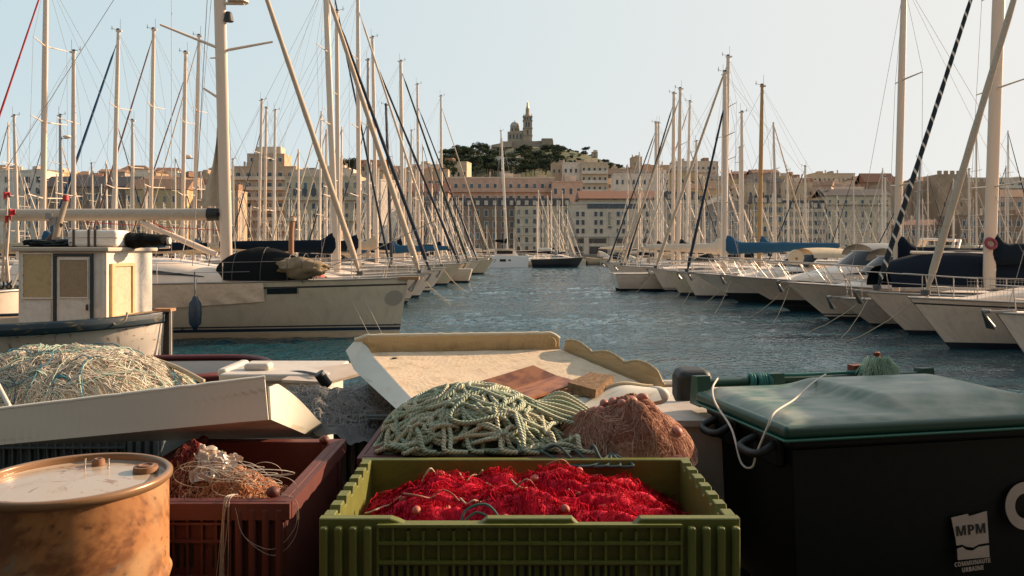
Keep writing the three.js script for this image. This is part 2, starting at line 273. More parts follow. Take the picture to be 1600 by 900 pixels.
// waterfront row, left to right
building({ x0: -60, x1: 66, yt: 268, D: 330, wall: 'white', cols: 8, rows: 7, label: 'white flat-roofed block at far left behind the bare masts', ry: .05, side: 1 });
building({ x0: 62, x1: 205, yt: 292, D: 318, wall: 'brown', cols: 12, rows: 4, roofMat: 'slate', roof: 'gable', rh: 5, label: 'long low brown waterfront shed with dark roof left of the boom', name: 'waterfront_shed' });
building({ x0: 196, x1: 292, yt: 296, D: 312, wall: 'ochre', cols: 7, rows: 4, roof: 'gable', roofMat: 'roofT', rh: 4.5, label: 'ochre waterfront house with pitched tile roof behind the boom', name: 'waterfront_house' });
building({ x0: 286, x1: 372, yt: 300, D: 322, wall: 'tan', cols: 6, rows: 4, label: 'low tan flat-roofed block right behind the big yacht mast' });
{ const b = building({ x0: 364, x1: 462, yt: 262, D: 345, wall: 'tan', cols: 6, rows: 8, balc: 1, balcMat: 'pale', label: 'tall tan apartment block with stepped roof terraces', side: 1 });
  const w = 98 * 345 / FOC, h = Y(262, 345) - b.position.y; mesh('penthouse', gb().box(-w * .3, h + .75, -13, w * .3, h + 6.4, -2), W.tan, b); mesh('penthouse', gb().box(-w * .18, h + 6.45, -11, w * .22, h + 9.6, -4), W.pale, b);
  for (let i = 0; i < 4; i++) { const [gf, gp] = winPair(1.8, 2); const f = mesh('window', gf, W.frame, b); f.position.set(-w * .22 + i * w * .15, h + 3.6, -2); mesh('pane', gp, W.pane, f); } }
{ const b = building({ x0: 444, x1: 562, yt: 278, D: 305, wall: 'cream', cols: 9, rows: 7, balc: 2, label: 'cream waterfront apartment block with arched top-floor windows', side: 1, ry: -.06 });
  const w = 118 * 305 / FOC, h = Y(278, 305) - b.position.y; mesh('penthouse', gb().box(-w * .45, h + .75, -12, w * .4, h + 3.6, -2.5), W.pale, b);
  for (const x of [-.35, -.23, -.11, .13, .26]) { const g = new THREE.Shape(); g.moveTo(-1, -1.4); g.lineTo(1, -1.4); g.lineTo(1, .5); g.absarc(0, .5, 1, 0, Math.PI); g.closePath(); const m = mesh('arched_window', new THREE.ExtrudeGeometry(g, { depth: .15, bevelEnabled: false, curveSegments: 6 }), W.pane, b); m.position.set(x * w, h - 5.2, .1); } }
building({ x0: 556, x1: 604, yt: 284, D: 300, wall: 'white', cols: 4, rows: 7, balc: 1, ry: -.75, label: 'sunlit white block turned toward the sun beside the cream apartments' });
building({ x0: 600, x1: 642, yt: 270, D: 400, wall: 'tan', cols: 4, rows: 5, label: 'narrow tan block on the slope above the left boat row' });
building({ x0: 596, x1: 700, yt: 300, D: 310, wall: 'brown', cols: 8, rows: 6, roof: 'gable', rh: 4, label: 'brown waterfront house behind the dark furled sails', name: 'waterfront_house' });
building({ x0: 632, x1: 700, yt: 266, D: 420, wall: 'tan', cols: 6, rows: 3, label: 'plain tan block above the left boat row' });
building({ x0: 694, x1: 866, yt: 279, D: 345, wall: 'pink', cols: 14, rows: 6, balc: 2, band: 1, label: 'long pink terraced apartment block below the wooded hill', parapet: 'pale' });
building({ x0: 862, x1: 910, yt: 285, D: 340, wall: 'pink', cols: 4, rows: 5, label: 'short pink block with plain gable left of the hotel roof' });
building({ x0: 700, x1: 806, yt: 322, D: 302, wall: 'brown', cols: 8, rows: 4, roof: 'mansard', label: 'dim brown waterfront house with mansard roof in mid channel', name: 'waterfront_house' });
building({ x0: 804, x1: 892, yt: 322, D: 300, wall: 'cream', cols: 7, rows: 5, roof: 'mansard', rh: 3, ww: .5, wh: .62, band: 1, label: 'beige waterfront house with four rows of tall windows', name: 'waterfront_house', chim: 4 });
// the hotel
{ const D = 299, sc = D / FOC, x0 = 886, x1 = 1042, w = (x1 - x0) * sc, base = .1, h = Y(318, D) - base;
  const b = thing('hotel', 'cream waterfront hotel with brown tiled roof and vertical sign', 'hotel', [X((x0 + x1) / 2, D), base, -D]);
  mesh('wall', gb().box(-w / 2, 0, -16, w / 2, h, 0), W.pale, b);
  const lx = px => (px - (x0 + x1) / 2) * sc, ly = py => Y(py, D) - base;
  mesh('attic', gb().box(lx(905), h + .02, -14, lx(1040), h + 1.6, -.8), W.cream, b);
  mesh('attic_glazing', gb().box(lx(918), h - 1.9, 0, lx(1012), h - .1, .12), W.pane, b);
  for (let i = 0; i < 12; i++) mesh('glazing_bar', gb().box(lx(918 + i * 8.5) - .06, h - 1.9, .13, lx(918 + i * 8.5) + .06, h - .1, .2), W.rail, b);
  mesh('roof', gb().prism([V(lx(903), h + 1.62, .2), V(lx(1042), h + 1.62, .2), V(lx(1042), h + 1.62, -16), V(lx(903), h + 1.62, -16)].reverse(), [V(lx(905), h + 1.9, .2), V(lx(1040), h + 1.9, .2), V(lx(1040), h + 5.4, -9), V(lx(905), h + 5.4, -9)].reverse()), W.roof, b);
  const rows = [334.5, 347.5, 361]; const cols = [902.5, 911, 931, 939.5, 966, 974.5, 1003, 1011.5, 1028];
  for (const y of rows) for (const x of cols) { const [gf, gp] = winPair(1.5, 2.1); const f = mesh('window', gf, W.frame, b); f.position.set(lx(x), ly(y), 0); mesh('pane', gp, W.pane, f); }
  for (const x of [908, 934, 970, 1005, 1030]) mesh('mezzanine_window', gb().box(lx(x) - (x === 934 ? 3.2 : 1.4), ly(380), .0, lx(x) + (x === 934 ? 3.2 : 1.4), ly(372.5), .14), W.pane, b);
  for (const x of [890, 916, 956, 988, 1018, 1040]) mesh('pilaster', gb().box(lx(x) - .9, 0, .02, lx(x) + .9, ly(370), .5), W.pale, b);
  for (const [a, c] of [[921, 949], [962, 982], [996, 1012], [1023, 1036], [896, 910]]) mesh('shop_front', gb().box(lx(a), .1, .02, lx(c), ly(385), .2), W.pane, b);
  mesh('cornice', gb().box(-w / 2 - .2, ly(370), .02, w / 2 + .2, ly(368.4), .7), W.frame, b); mesh('eaves', gb().box(-w / 2 - .2, h - .08, .02, w / 2 + .2, h + .35, .5), W.frame, b);
  const cv = document.createElement('canvas'); cv.width = 96; cv.height = 512; const c = cv.getContext('2d'); c.fillStyle = 'rgb(206,186,158)'; c.fillRect(0, 0, 96, 512); c.save(); c.translate(48, 200); c.rotate(Math.PI / 2); c.fillStyle = '#16191d'; c.font = 'bold italic 84px serif'; c.textAlign = 'center'; c.textBaseline = 'middle'; c.fillText('Radisson', 0, 0); c.restore(); c.fillStyle = '#141c2e'; c.fillRect(14, 425, 68, 62); c.fillStyle = '#d8d0c4'; c.font = 'bold 28px sans-serif'; c.textAlign = 'center'; c.fillText('BLU', 48, 466);
  const t = new THREE.CanvasTexture(cv); t.colorSpace = THREE.SRGBColorSpace; const s = mesh('wall_sign', new THREE.BoxGeometry(1.9, 6.6, .2), std([1, 1, 1], .8, { map: t }), b); s.position.set(lx(952.5), ly(344.5), .12);
}
building({ x0: 1040, x1: 1094, yt: 312, D: 300, wall: 'cream', cols: 4, rows: 5, roof: 'mansard', label: 'cream waterfront house just right of the hotel behind masts', name: 'waterfront_house' });
building({ x0: 1094, x1: 1180, yt: 326, D: 302, wall: 'grey', cols: 6, rows: 5, roof: 'pediment', rh: 4.5, roofMat: 'pale', ry: .18, label: 'grey waterfront theatre with low triangular gable', name: 'theatre' });
building({ x0: 1062, x1: 1130, yt: 295, D: 350, wall: 'ochre', cols: 5, rows: 4, roof: 'hip', roofMat: 'roofT', label: 'ochre house with tiled hip roof above the grey gable', name: 'tall_house' });
building({ x0: 1178, x1: 1224, yt: 318, D: 298, wall: 'ochre', cols: 4, rows: 5, roof: 'mansard', shutters: 'shutB', label: 'yellow ochre waterfront house behind the wooden mast', name: 'waterfront_house' });
building({ x0: 1222, x1: 1292, yt: 326, D: 300, wall: 'cream', cols: 6, rows: 5, roof: 'mansard', shutters: 'shutT', label: 'cream waterfront house with slate mansard right of the wooden mast', name: 'waterfront_house' });
{ const b = building({ x0: 1290, x1: 1392, yt: 306, D: 300, wall: 'cream', cols: 8, rows: 5, band: 1, wh: .62, ww: .38, roof: 'gable', rh: 3, roofMat: 'slate', label: 'large cream waterfront mansion with top balcony row and dark eaves', name: 'waterfront_house', side: -1 });
  mesh('balcony', gb().box(-12, Y(318.5, 300) - b.position.y - .3, .02, 12, Y(318.5, 300) - b.position.y, 1.1), W.pale, b); }
// abbey fortress on the right
{ const D = 380; const f = thing('abbey_wall', 'long bare stone abbey wall with battlements at the right', 'wall', [X(1430, D), 0, -D]); const w = 110 * D / FOC, h = Y(288, D);
  mesh('wall', gb().box(-w / 2, 0, -10, w / 2, h, 0), W.stone, f); for (let i = 0; i < 14; i++) mesh('merlon', gb().box(-w / 2 + i * w / 14, h + .02, -1, -w / 2 + (i + .55) * w / 14, h + 1.3, 0), W.stone, f);
  for (let i = 0; i < 5; i++) mesh('buttress', gb().box(-w / 2 + (i + .3) * w / 5, 0, .02, -w / 2 + (i + .5) * w / 5, h * .82, 1.4), W.stone, f); }
for (const [x, yt, D, wd, lab] of [[1489, 272, 370, 46, 'tall square battlemented stone tower of the abbey, left one'], [1543, 284, 385, 38, 'square stone abbey tower beside the big right mast']]) {
  const t = thing('abbey_tower', lab, 'tower', [X(x, D), 0, -D]), w = wd * D / FOC, h = Y(yt, D); mesh('wall', gb().box(-w / 2, 0, -w, w / 2, h, 0), W.stone, t);
  for (let i = 0; i < 5; i++) mesh('merlon', gb().box(-w / 2 + i * w / 4.6, h + .02, -1, -w / 2 + (i + .55) * w / 4.6, h + 1.6, 0), W.stone, t);
  for (let i = 0; i < 3; i++) { const [gf, gp] = winPair(.9, 2.2); const q = mesh('window', gf, W.stone, t); q.position.set((i - 1) * w * .28, h * (.62 + .1 * (i % 2)), 0); mesh('pane', gp, W.pane, q); } }
building({ x0: 1396, x1: 1470, yt: 352, D: 330, wall: 'brown', cols: 6, rows: 2, roof: 'gable', rh: 2.5, label: 'low brown shed in front of the abbey wall', name: 'waterfront_shed' });
building({ x0: 1500, x1: 1640, yt: 338, D: 325, wall: 'brown', cols: 10, rows: 3, label: 'low dark block at the foot of the abbey towers' });
building({ x0: 1500, x1: 1700, yt: 279, D: 520, wall: 'pale', cols: 16, rows: 5, balc: 1, balcMat: 'white', label: 'long modern white terrace block at the far right skyline' });
building({ x0: 1560, x1: 1640, yt: 308, D: 420, wall: 'pink', cols: 6, rows: 3, roof: 'gable', roofMat: 'roofT', label: 'pinkish tiled house at the right edge below the white terraces', name: 'tall_house' });
// second row and hillside apartments
for (const [x0, x1, yt, D, wall, cols, rows, opt, label] of [
  [862, 886, 256, 560, 'tan', 3, 5, {}, 'tan block left of the white hillside apartments'],
  [880, 912, 255, 545, 'white', 4, 5, { balc: 2 }, 'small white hillside apartment block under the green slope'],
  [908, 950, 255, 540, 'cream', 5, 6, { balc: 1, balcMat: 'white' }, 'cream hillside apartments with stacked white balconies'],
  [948, 992, 265, 560, 'grey', 5, 4, {}, 'grey block on the slope right of the hillside apartments'],
  [960, 1046, 273, 440, 'white', 10, 5, { balc: 2 }, 'wide white apartment block just above the hotel roof'],
  [988, 1003, 246, 640, 'tan', 2, 6, {}, 'slim tan tower block on the skyline right of the hill'],
  [1000, 1046, 259, 650, 'tan', 5, 4, {}, 'squat tan block on the skyline behind the right masts'],
  [1052, 1120, 253, 600, 'pale', 8, 6, { balc: 2 }, 'pale slab of flats on the skyline behind the tallest right masts'],
  [1138, 1180, 272, 560, 'brown', 4, 4, { roof: 'hip' }, 'brown house with hip roof left of the wooden mast top', 'tall_house'],
  [1176, 1218, 270, 540, 'grey', 4, 4, { roof: 'gable' }, 'dark gabled house on the skyline beside the wooden mast', 'tall_house'],
  [1214, 1252, 290, 480, 'white', 4, 4, {}, 'sunlit white cube house on the right slope', 'tall_house'],
  [1270, 1336, 272, 560, 'cream', 9, 5, { balc: 2 }, 'cream block of flats alone on the right skyline'],
  [1242, 1282, 284, 470, 'tan', 4, 4, { roof: 'hip' }, 'tan hip-roofed house below the right skyline flats', 'tall_house'],
  [1334, 1362, 280, 520, 'pale', 3, 4, { roof: 'hip' }, 'pale villa with small hip roof right of the skyline flats', 'tall_house'],
  [1352, 1400, 285, 470, 'brown', 5, 3, { roof: 'gable', rh: 6 }, 'brown house with tall tiled roof left of the abbey', 'tall_house'],
  [1300, 1350, 294, 420, 'white', 5, 3, {}, 'white flat-topped house above the cream mansion', 'tall_house'],
  [500, 545, 264, 420, 'pale', 5, 4, {}, 'pale roof-terrace block above the cream apartments'],
  [536, 600, 258, 520, 'tan', 6, 4, { roof: 'gable' }, 'tan gabled block on the skyline above the boat row', 'tall_house'],
  [640, 700, 258, 620, 'white', 6, 3, {}, 'white block left of the wooded hill'],
  [462, 505, 280, 380, 'grey', 4, 4, {}, 'grey infill block between the two large apartment blocks'],
]) { const hse = /house|villa/.test(label); building({ x0, x1, yt, D, wall, cols, rows, ...opt, label, name: hse ? 'tall_house' : undefined, dep: 14 }); }
building({ x0: 756, x1: 818, yt: 247, D: 900, wall: 'white', cols: 8, rows: 3, label: 'long white convent among dark trees below the hilltop church', name: 'convent', dep: 18, chim: 0, yb: 262 });
building({ x0: 728, x1: 762, yt: 243, D: 960, wall: 'pale', cols: 5, rows: 2, label: 'pale low house at the left edge of the hilltop trees', name: 'tall_house', dep: 14, yb: 256 });
building({ x0: 925, x1: 934, yt: 238, D: 980, wall: 'tan', cols: 1, rows: 2, label: 'tiny tan watch house on the right shoulder of the hill', name: 'watch_house', dep: 7, yb: 246, chim: 0 });
// the far left skyline and the jumble of small houses on the slopes
RS(23);
function slopeHouse(x0, x1, yt, D, label, group) { return building({ x0, x1, yt, D, wall: pick(['cream', 'pale', 'white', 'tan', 'pink', 'ochre', 'grey', 'white']), cols: Math.max(2, Math.round((x1 - x0) / 9)), rows: 3, roof: pick(['gable', 'gable', 'hip', 'flat', 'flat']), roofMat: pick(['roof', 'roofT', 'roofT', 'slate']), rh: rr(2, 3.5), label, group, name: 'hillside_house', dep: 11, ry: rr(-.5, .3), chim: 1 }); }
{ let x = -40; while (x < 345) { const w = rr(18, 42); slopeHouse(x, x + w, rr(262, 276), rr(470, 620), 'small hazy hillside house on the left skyline behind the masts', 'houses on the left skyline'); x += w * .92; } }
{ let x = -40; while (x < 345) { const w = rr(20, 44); slopeHouse(x, x + w, rr(278, 290), rr(380, 450), 'hillside house below the left skyline, seen between masts', 'lower houses on the left slope'); x += w * .95; } }
{ let x = 470; while (x < 705) { const w = rr(16, 36); slopeHouse(x, x + w, rr(252, 270), rr(480, 640), 'small house on the slope left of the wooded hill', 'houses left of the wooded hill'); x += w * 1.1; } }
for (const [a, b, y0, y1, d0, d1, lab, grp] of [[940, 1140, 268, 282, 480, 560, 'small house on the slope behind the right channel masts', 'houses behind the right channel masts'], [1120, 1300, 282, 300, 400, 470, 'small tiled house on the slope above the theatre gable', 'houses above the theatre'], [1130, 1400, 276, 290, 520, 640, 'small house along the right skyline', 'houses along the right skyline'], [1380, 1640, 282, 292, 500, 600, 'small house behind the abbey towers', 'houses behind the abbey']]) { let x = a; while (x < b) { const w = rr(14, 34); slopeHouse(x, x + w, rr(y0, y1), rr(d0, d1), lab, grp); x += w * 1.05; } }

// ---------------------------------------------------------------- hilltop church
{ const D = 1150, sc = D / FOC, cx = 812, by = Y(234, D); const lx = px => (px - cx) * sc, ly = py => Y(py, D) - by;
  const st = std([.47, .36, .26], .95, { map: rep(texStone, .02) }), st2 = std([.36, .27, .2], .95, { map: rep(texStone, .02) }), lead = std([.42, .36, .30], .7), gold = std([.7, .42, .12], .3, { metalness: .8 });
  const c = thing('hilltop_church', 'striped stone church with domed choir and tall statue-topped bell tower on the hill', 'church', [X(cx, D), by, -D]);
  // ramparts
  mesh('rampart', gb().prism([V(lx(766), -12, 6), V(lx(866), -12, 6), V(lx(864), ly(219), 4), V(lx(838), ly(221), 4), V(lx(800), ly(221), 4), V(lx(768), ly(227), 4)].reverse(), [V(lx(766), -12, -40), V(lx(866), -12, -40), V(lx(864), ly(219), -38), V(lx(838), ly(221), -38), V(lx(800), ly(221), -38), V(lx(768), ly(227), -38)].reverse()), st2, c);
  mesh('bastion', gb().box(lx(846), -8, -6, lx(863), ly(217.5), 9), st2, c);
  mesh('stair_ramp', gb().prism([V(lx(770), ly(231), 8), V(lx(800), ly(231), 8), V(lx(800), ly(222), 8), V(lx(786), ly(222), 8)].reverse(), [V(lx(770), ly(231), 4.2), V(lx(800), ly(231), 4.2), V(lx(800), ly(222), 4.2), V(lx(786), ly(222), 4.2)].reverse()), st, c);
  // nave
  const nv = mesh('nave', gb().prism([V(lx(793), ly(222), -4), V(lx(818), ly(222), -4), V(lx(818), ly(203), -4), V(lx(793), ly(205), -4)].reverse(), [V(lx(793), ly(222), -24), V(lx(818), ly(222), -24), V(lx(818), ly(203), -24), V(lx(793), ly(205), -24)].reverse()), st, c);
  for (let i = 0; i < 4; i++) { mesh('window', gb().box(lx(796 + i * 5.4), ly(216), -4.2, lx(798.4 + i * 5.4), ly(209), -3.8), W.pane, nv); mesh('stone_band', gb().box(lx(793), ly(207.5 + i * 4), -4.1, lx(818), ly(208.3 + i * 4), -3.9), st2, nv); }
  // dome on drum
  const dr = mesh('dome_drum', new THREE.CylinderGeometry(6.6, 6.9, 8.5, 16), st, c); dr.position.set(lx(804.5), ly(201), -14);
  const dm = mesh('dome', new THREE.LatheGeometry([[6.9, 0], [6.7, 2.2], [5.8, 4.6], [4, 6.6], [1.6, 7.8], [.5, 8.1], [.5, 10], [.01, 10.3]].map(a => new THREE.Vector2(...a)), 20), lead, c); dm.position.set(lx(804.5), ly(196.2), -14);
  for (let i = 0; i < 8; i++) { const a = i * Math.PI / 4 + .2; const w = mesh('window', gb().box(-.8, -2, -.2, .8, 2, .2), W.pane, dr); w.position.set(Math.sin(a) * 6.8, 0, Math.cos(a) * 6.8); w.rotation.y = a; }
  // tower, storey by storey
  const tw = mesh('bell_tower', gb().box(lx(817.6), ly(222), -14, lx(831.4), ly(181.5), -1.2), st, c);
  for (const y of [212, 200.5, 188.5, 182]) mesh('stone_band', gb().box(lx(816.8), ly(y), -14.6, lx(832.2), ly(y - 1.3), -.6), y === 182 ? st : st2, tw);
  for (const [y0, y1, n] of [[198, 190.5, 2], [187, 183.2, 3], [210, 203, 1]]) for (let i = 0; i < n; i++) { const x = 824.5 + (i - (n - 1) / 2) * 4; mesh('belfry_opening', gb().box(lx(x - 1.1), ly(y0), -1.25, lx(x + 1.1), ly(y1), -1.0), W.pane, tw); const e = mesh('belfry_opening', gb().box(lx(831.45), ly(y0), -7.6 + (i - (n - 1) / 2) * 3.6 - 1, lx(831.6), ly(y1), -7.6 + (i - (n - 1) / 2) * 3.6 + 1), W.pane, tw); }
  for (const [sx, sz] of [[818.6, -2.2], [830.4, -2.2], [818.6, -13], [830.4, -13]]) mesh('pinnacle', new THREE.ConeGeometry(.9, 4, 6).translate(lx(sx), ly(178.4), sz), st, tw);
  const ped = mesh('statue_pedestal', new THREE.LatheGeometry([[4.2, 0], [4.2, 2], [3, 2.4], [2.7, 8.5], [3.2, 9], [2.6, 9.6], [2.4, 12], [.01, 12.1]].map(a => new THREE.Vector2(...a)), 12), st, c); ped.position.set(lx(824.5), ly(180.2), -7.6);
  const sta = mesh('statue', new THREE.LatheGeometry([[2.1, 0], [1.9, 2.2], [1.35, 4.5], [1.55, 6.6], [1.2, 7.6], [.5, 8.1], [.75, 8.8], [.7, 9.6], [.3, 10.2], [.01, 10.3]].map(a => new THREE.Vector2(...a)), 10), gold, ped); sta.position.y = 12; 
}
// ---------------------------------------------------------------- trees
RS(31);
const barkM = std([.11, .08, .055], .95);
const leafMs = [[.028, .042, .018], [.04, .055, .022], [.055, .065, .028]].map(c => std(c, .9, { side: THREE.DoubleSide }));
function treeProto(kind) {
  const h = kind === 2 ? 6 : 9, cr = kind === 1 ? 5.5 : 4.2, tr = gb(); tr.tube([V(0, -1, 0), V(.15, h * .3, 0), V(-.1, h * .6, .1)], t => lerp(.38, .14, t), 6);
  for (let i = 0; i < 5; i++) { const a = i * 1.3, l = cr * rr(.4, .7); tr.tube([V(0, h * (.35 + .05 * i), 0), V(Math.cos(a) * l * .5, h * (.5 + .05 * i), Math.sin(a) * l * .5), V(Math.cos(a) * l, h * (.58 + .06 * i), Math.sin(a) * l)], t => lerp(.14, .04, t), 4); }
  const cg = gb(), cl_ = []; for (let i = 0; i < 17; i++) { const a = R() * 6.28, q = Math.sqrt(R()); cl_.push([Math.cos(a) * cr * q * .8, h * (kind === 1 ? rr(.55, .85) : rr(.4, 1)), Math.sin(a) * cr * q * .8, cr * rr(.24, .42)]); }
  for (const [x, y, z, r] of cl_) for (let i = 0; i < 110; i++) { const a = R() * 6.28, b = Math.acos(rr(-1, 1)), q = r * Math.cbrt(rr(.35, 1)), s = rr(.18, .42); const p = V(x + Math.sin(b) * Math.cos(a) * q, y + Math.cos(b) * q * .7, z + Math.sin(b) * Math.sin(a) * q), d = V(rr(-1, 1), rr(-1, 1), rr(-1, 1)).normalize().multiplyScalar(s), e = V(rr(-1, 1), rr(-1, 1), rr(-1, 1)).normalize().multiplyScalar(s); const n = d.clone().cross(e).normalize(), k = cg.k; for (const w of [p.clone().add(d), p.clone().add(e), p.clone().sub(d), p.clone().sub(e)]) cg.vtx(w.x, w.y, w.z, n.x, n.y, n.z, 0, 0); cg.i.push(k, k + 1, k + 2, k, k + 2, k + 3); }
  return [tr.geo(), cg.geo()];
}
const treeG = [treeProto(0), treeProto(1), treeProto(2)];
function tree(x, y, z, s, k, label, group) { const t = thing('pine_tree', label, 'tree', [x, y, z], R() * 6, group); t.scale.setScalar(s); mesh('trunk', treeG[k][0], barkM, t); mesh('crown', treeG[k][1], pick(leafMs), t); return t; }
for (let i = 0; i < 120; i++) { const px = rr(696, 876), D = rr(850, 1090), yb = lerp(272, 243, cl((D - 850) / 240)) + rr(-3, 3); tree(X(px, D), Y(yb, D) - 2, -D, rr(1.1, 2.0), pick([0, 0, 1]), 'dark pine in the wood on the hill below the church', 'pines below the hilltop church'); }
for (let i = 0; i < 90; i++) { const px = rr(862, 975), D = rr(960, 1190); tree(X(px, D), hillY(X(px, D), D) - 1.5, -D, rr(.35, .9), 2, 'scrubby low tree on the right shoulder of the church hill', 'scrub trees on the right of the hill'); }
for (const [px, py, D, s] of [[916, 240, 1060, 1.1], [745, 240, 1000, 1.6], [732, 246, 980, 1.6], [712, 248, 960, 1.5], [758, 238, 1050, 1.3], [782, 240, 1080, 1.0]]) tree(X(px, D), Y(py, D), -D, s, 1, 'umbrella pine standing up from the ridge of the church hill', 'umbrella pines on the ridge');
for (let i = 0; i < 34; i++) { const px = pick([rr(520, 700), rr(940, 1300), rr(0, 340), rr(1380, 1600)]), D = rr(430, 560); tree(X(px, D), hillY(X(px, D), D) - 1, -D, rr(.7, 1.2), pick([0, 1, 2]), 'tree between the hillside houses', 'trees between the hillside houses'); }
for (const [px, py] of [[548, 262], [540, 264], [556, 260], [700, 262], [1588, 315], [1604, 318]]) tree(X(px, 470), Y(py, 470) - 8, -470, 1.3, 0, 'dark tree rising above the rooftops behind the masts', 'trees above the rooftops');

// ---------------------------------------------------------------- boats
// local frame of every boat: bow tip at the origin pointing +x, waterline y = 0, stern at x = -L
function hullFn(o) {
  const { L, B, fb0, fb1, oh = 1, kind = 'sail' } = o, low = -.4;
  const full = t => kind === 'motor' ? Math.pow(cl(1 - Math.pow(1 - Math.min(1, t * 1.55), 2.1)), .85) * (1 - .06 * t * t) : kind === 'barge' ? Math.pow(cl(1 - Math.pow(1 - Math.min(1, t * 5), 2.4)), .7) * (1 - .4 * sm(.75, 1, t)) : (1 - Math.pow(1 - Math.min(1, t * 1.35), 2)) * (1 - .2 * sm(.6, 1, t));
  const sheer = t => lerp(fb0, fb1, 1 - Math.pow(1 - t, 1.7)) + (o.kick ?? 0) * t * t;
  return (t, v, off = 0) => {
    const s = sheer(t), y = lerp(low, s, v), hh = cl(y / s, -.4, 1);
    const p = kind === 'motor' ? lerp(1.7, .3, cl(t * 1.7)) : lerp(.85, .3, cl(t * 1.6));
    const hb = (.03 + B / 2 * full(t)) * Math.pow(Math.max(v, .001), p) + off;
    return { x: -t * L * (1 - .0) - oh * (1 - hh) * Math.pow(1 - t, 3) + (o.rake ?? -.35) * (1 - hh) * Math.pow(t, 8) * -1, y, z: hb };
  };
}
function hullParts(b, o, m) {
  const f = hullFn(o), L = o.L, nt = 26, low = .4, vs = t => ((o.boot ?? .14) + low) / (lerp(o.fb0, o.fb1, 1 - Math.pow(1 - t, 1.7)) + low);
  const ts = q => Math.pow(q, 1.5);
  const strip = (va, vb, nv, off = 0) => { const g = gb(); for (const s of [1, -1]) g.grid((i, j) => { const t = ts(i), a = va(t), bb = vb(t), p = f(t, lerp(a, bb, j), off); return V(p.x, p.y, s * p.z); }, nt, nv, L, 1.5); return g; };
  const h = strip(vs, () => 1, 7); { const v0 = vs(1), pts = []; for (let j = 0; j <= 7; j++) { const p = f(1, lerp(v0, 1, j / 7)); pts.push(p); } for (let j = 0; j < 7; j++) h.quad(V(pts[j].x, pts[j].y, pts[j].z), V(pts[j].x, pts[j].y, -pts[j].z), V(pts[j + 1].x, pts[j + 1].y, -pts[j + 1].z), V(pts[j + 1].x, pts[j + 1].y, pts[j + 1].z)); }
  const hull = mesh('hull', h, m.hull ?? M.gel, b);
  mesh('antifouling', strip(() => .01, vs, 3), m.bottom ?? M.anti, b);
  if (m.stripe) for (const [y, w] of (o.stripes ?? [[.2, .05]])) { const vv = (t, d) => (y + d + low) / (lerp(o.fb0, o.fb1, 1 - Math.pow(1 - t, 1.7)) + low); mesh('stripe', strip(t => vv(t, 0), t => vv(t, w), 1, .006), m.stripe, hull); }
  if (m.sheerStripe) mesh('stripe', strip(() => .9, () => .925, 1, .006), m.sheerStripe, hull);
  const d = gb(); d.grid((i, j) => { const t = ts(i), p = f(t, 1), k = 2 * j - 1; return V(p.x, p.y - .03 + .05 * (1 - k * k), p.z * k * .985); }, 20, 6, L, 3);
  mesh('deck', d, m.deck ?? M.deck, b);
  const tr = gb(); for (const s of [1, -1]) { const pts = []; for (let i = 0; i <= 18; i++) { const p = f(ts(i / 18), 1); pts.push(V(p.x, p.y + .005, s * p.z)); } tr.tube(pts, .028, 5); }
  mesh('toe_rail', tr, m.toe ?? M.steel, b);
  return f;
}
function cabinParts(b, f, o, m) {           // low coachroof with side windows
  const { a, e, h, w } = o, L = o.L, cf = (s, k, off = 0) => { const t = lerp(a, e, s), p = f(t, 1), ww = p.z * w * (.75 + .25 * sm(0, .25, s)) + off, hh = (h * sm(0, o.nose ?? .4, s) * (1 - .0 * s) + off) * (1 - (o.drop ?? 0) * sm(.85, 1, s)), A = k * Math.PI; const c = Math.cos(A), q = Math.sin(A); return V(p.x, p.y - .02 + hh * Math.pow(q, .45), ww * Math.sign(c) * Math.pow(Math.abs(c), .4) * (1 - .18 * Math.pow(q, .8))); };
  const g = gb().grid((s, k) => cf(s, k), 16, 14, 5, 2); const end = []; for (let k = 0; k <= 14; k++) end.push(cf(1, k / 14)); g.fan(end);
  const c = mesh('coachroof', g, m.cabin ?? M.gelW, b);
  for (const [s0, s1, k0, k1] of (o.wins ?? [[.35, .85, .07, .2]])) for (const side of [0, 1]) { const w2 = gb().grid((s, k) => { const ss = lerp(s0, s1, s), tap = (o.taper ?? .6), kk = lerp(k0, lerp(k1, k0 + (k1 - k0) * tap, 1 - s), k); return cf(ss, side ? 1 - kk : kk, .006); }, 8, 2, 1, 1); mesh('cabin_window', w2, M.glass, c); }
  return cf;
}
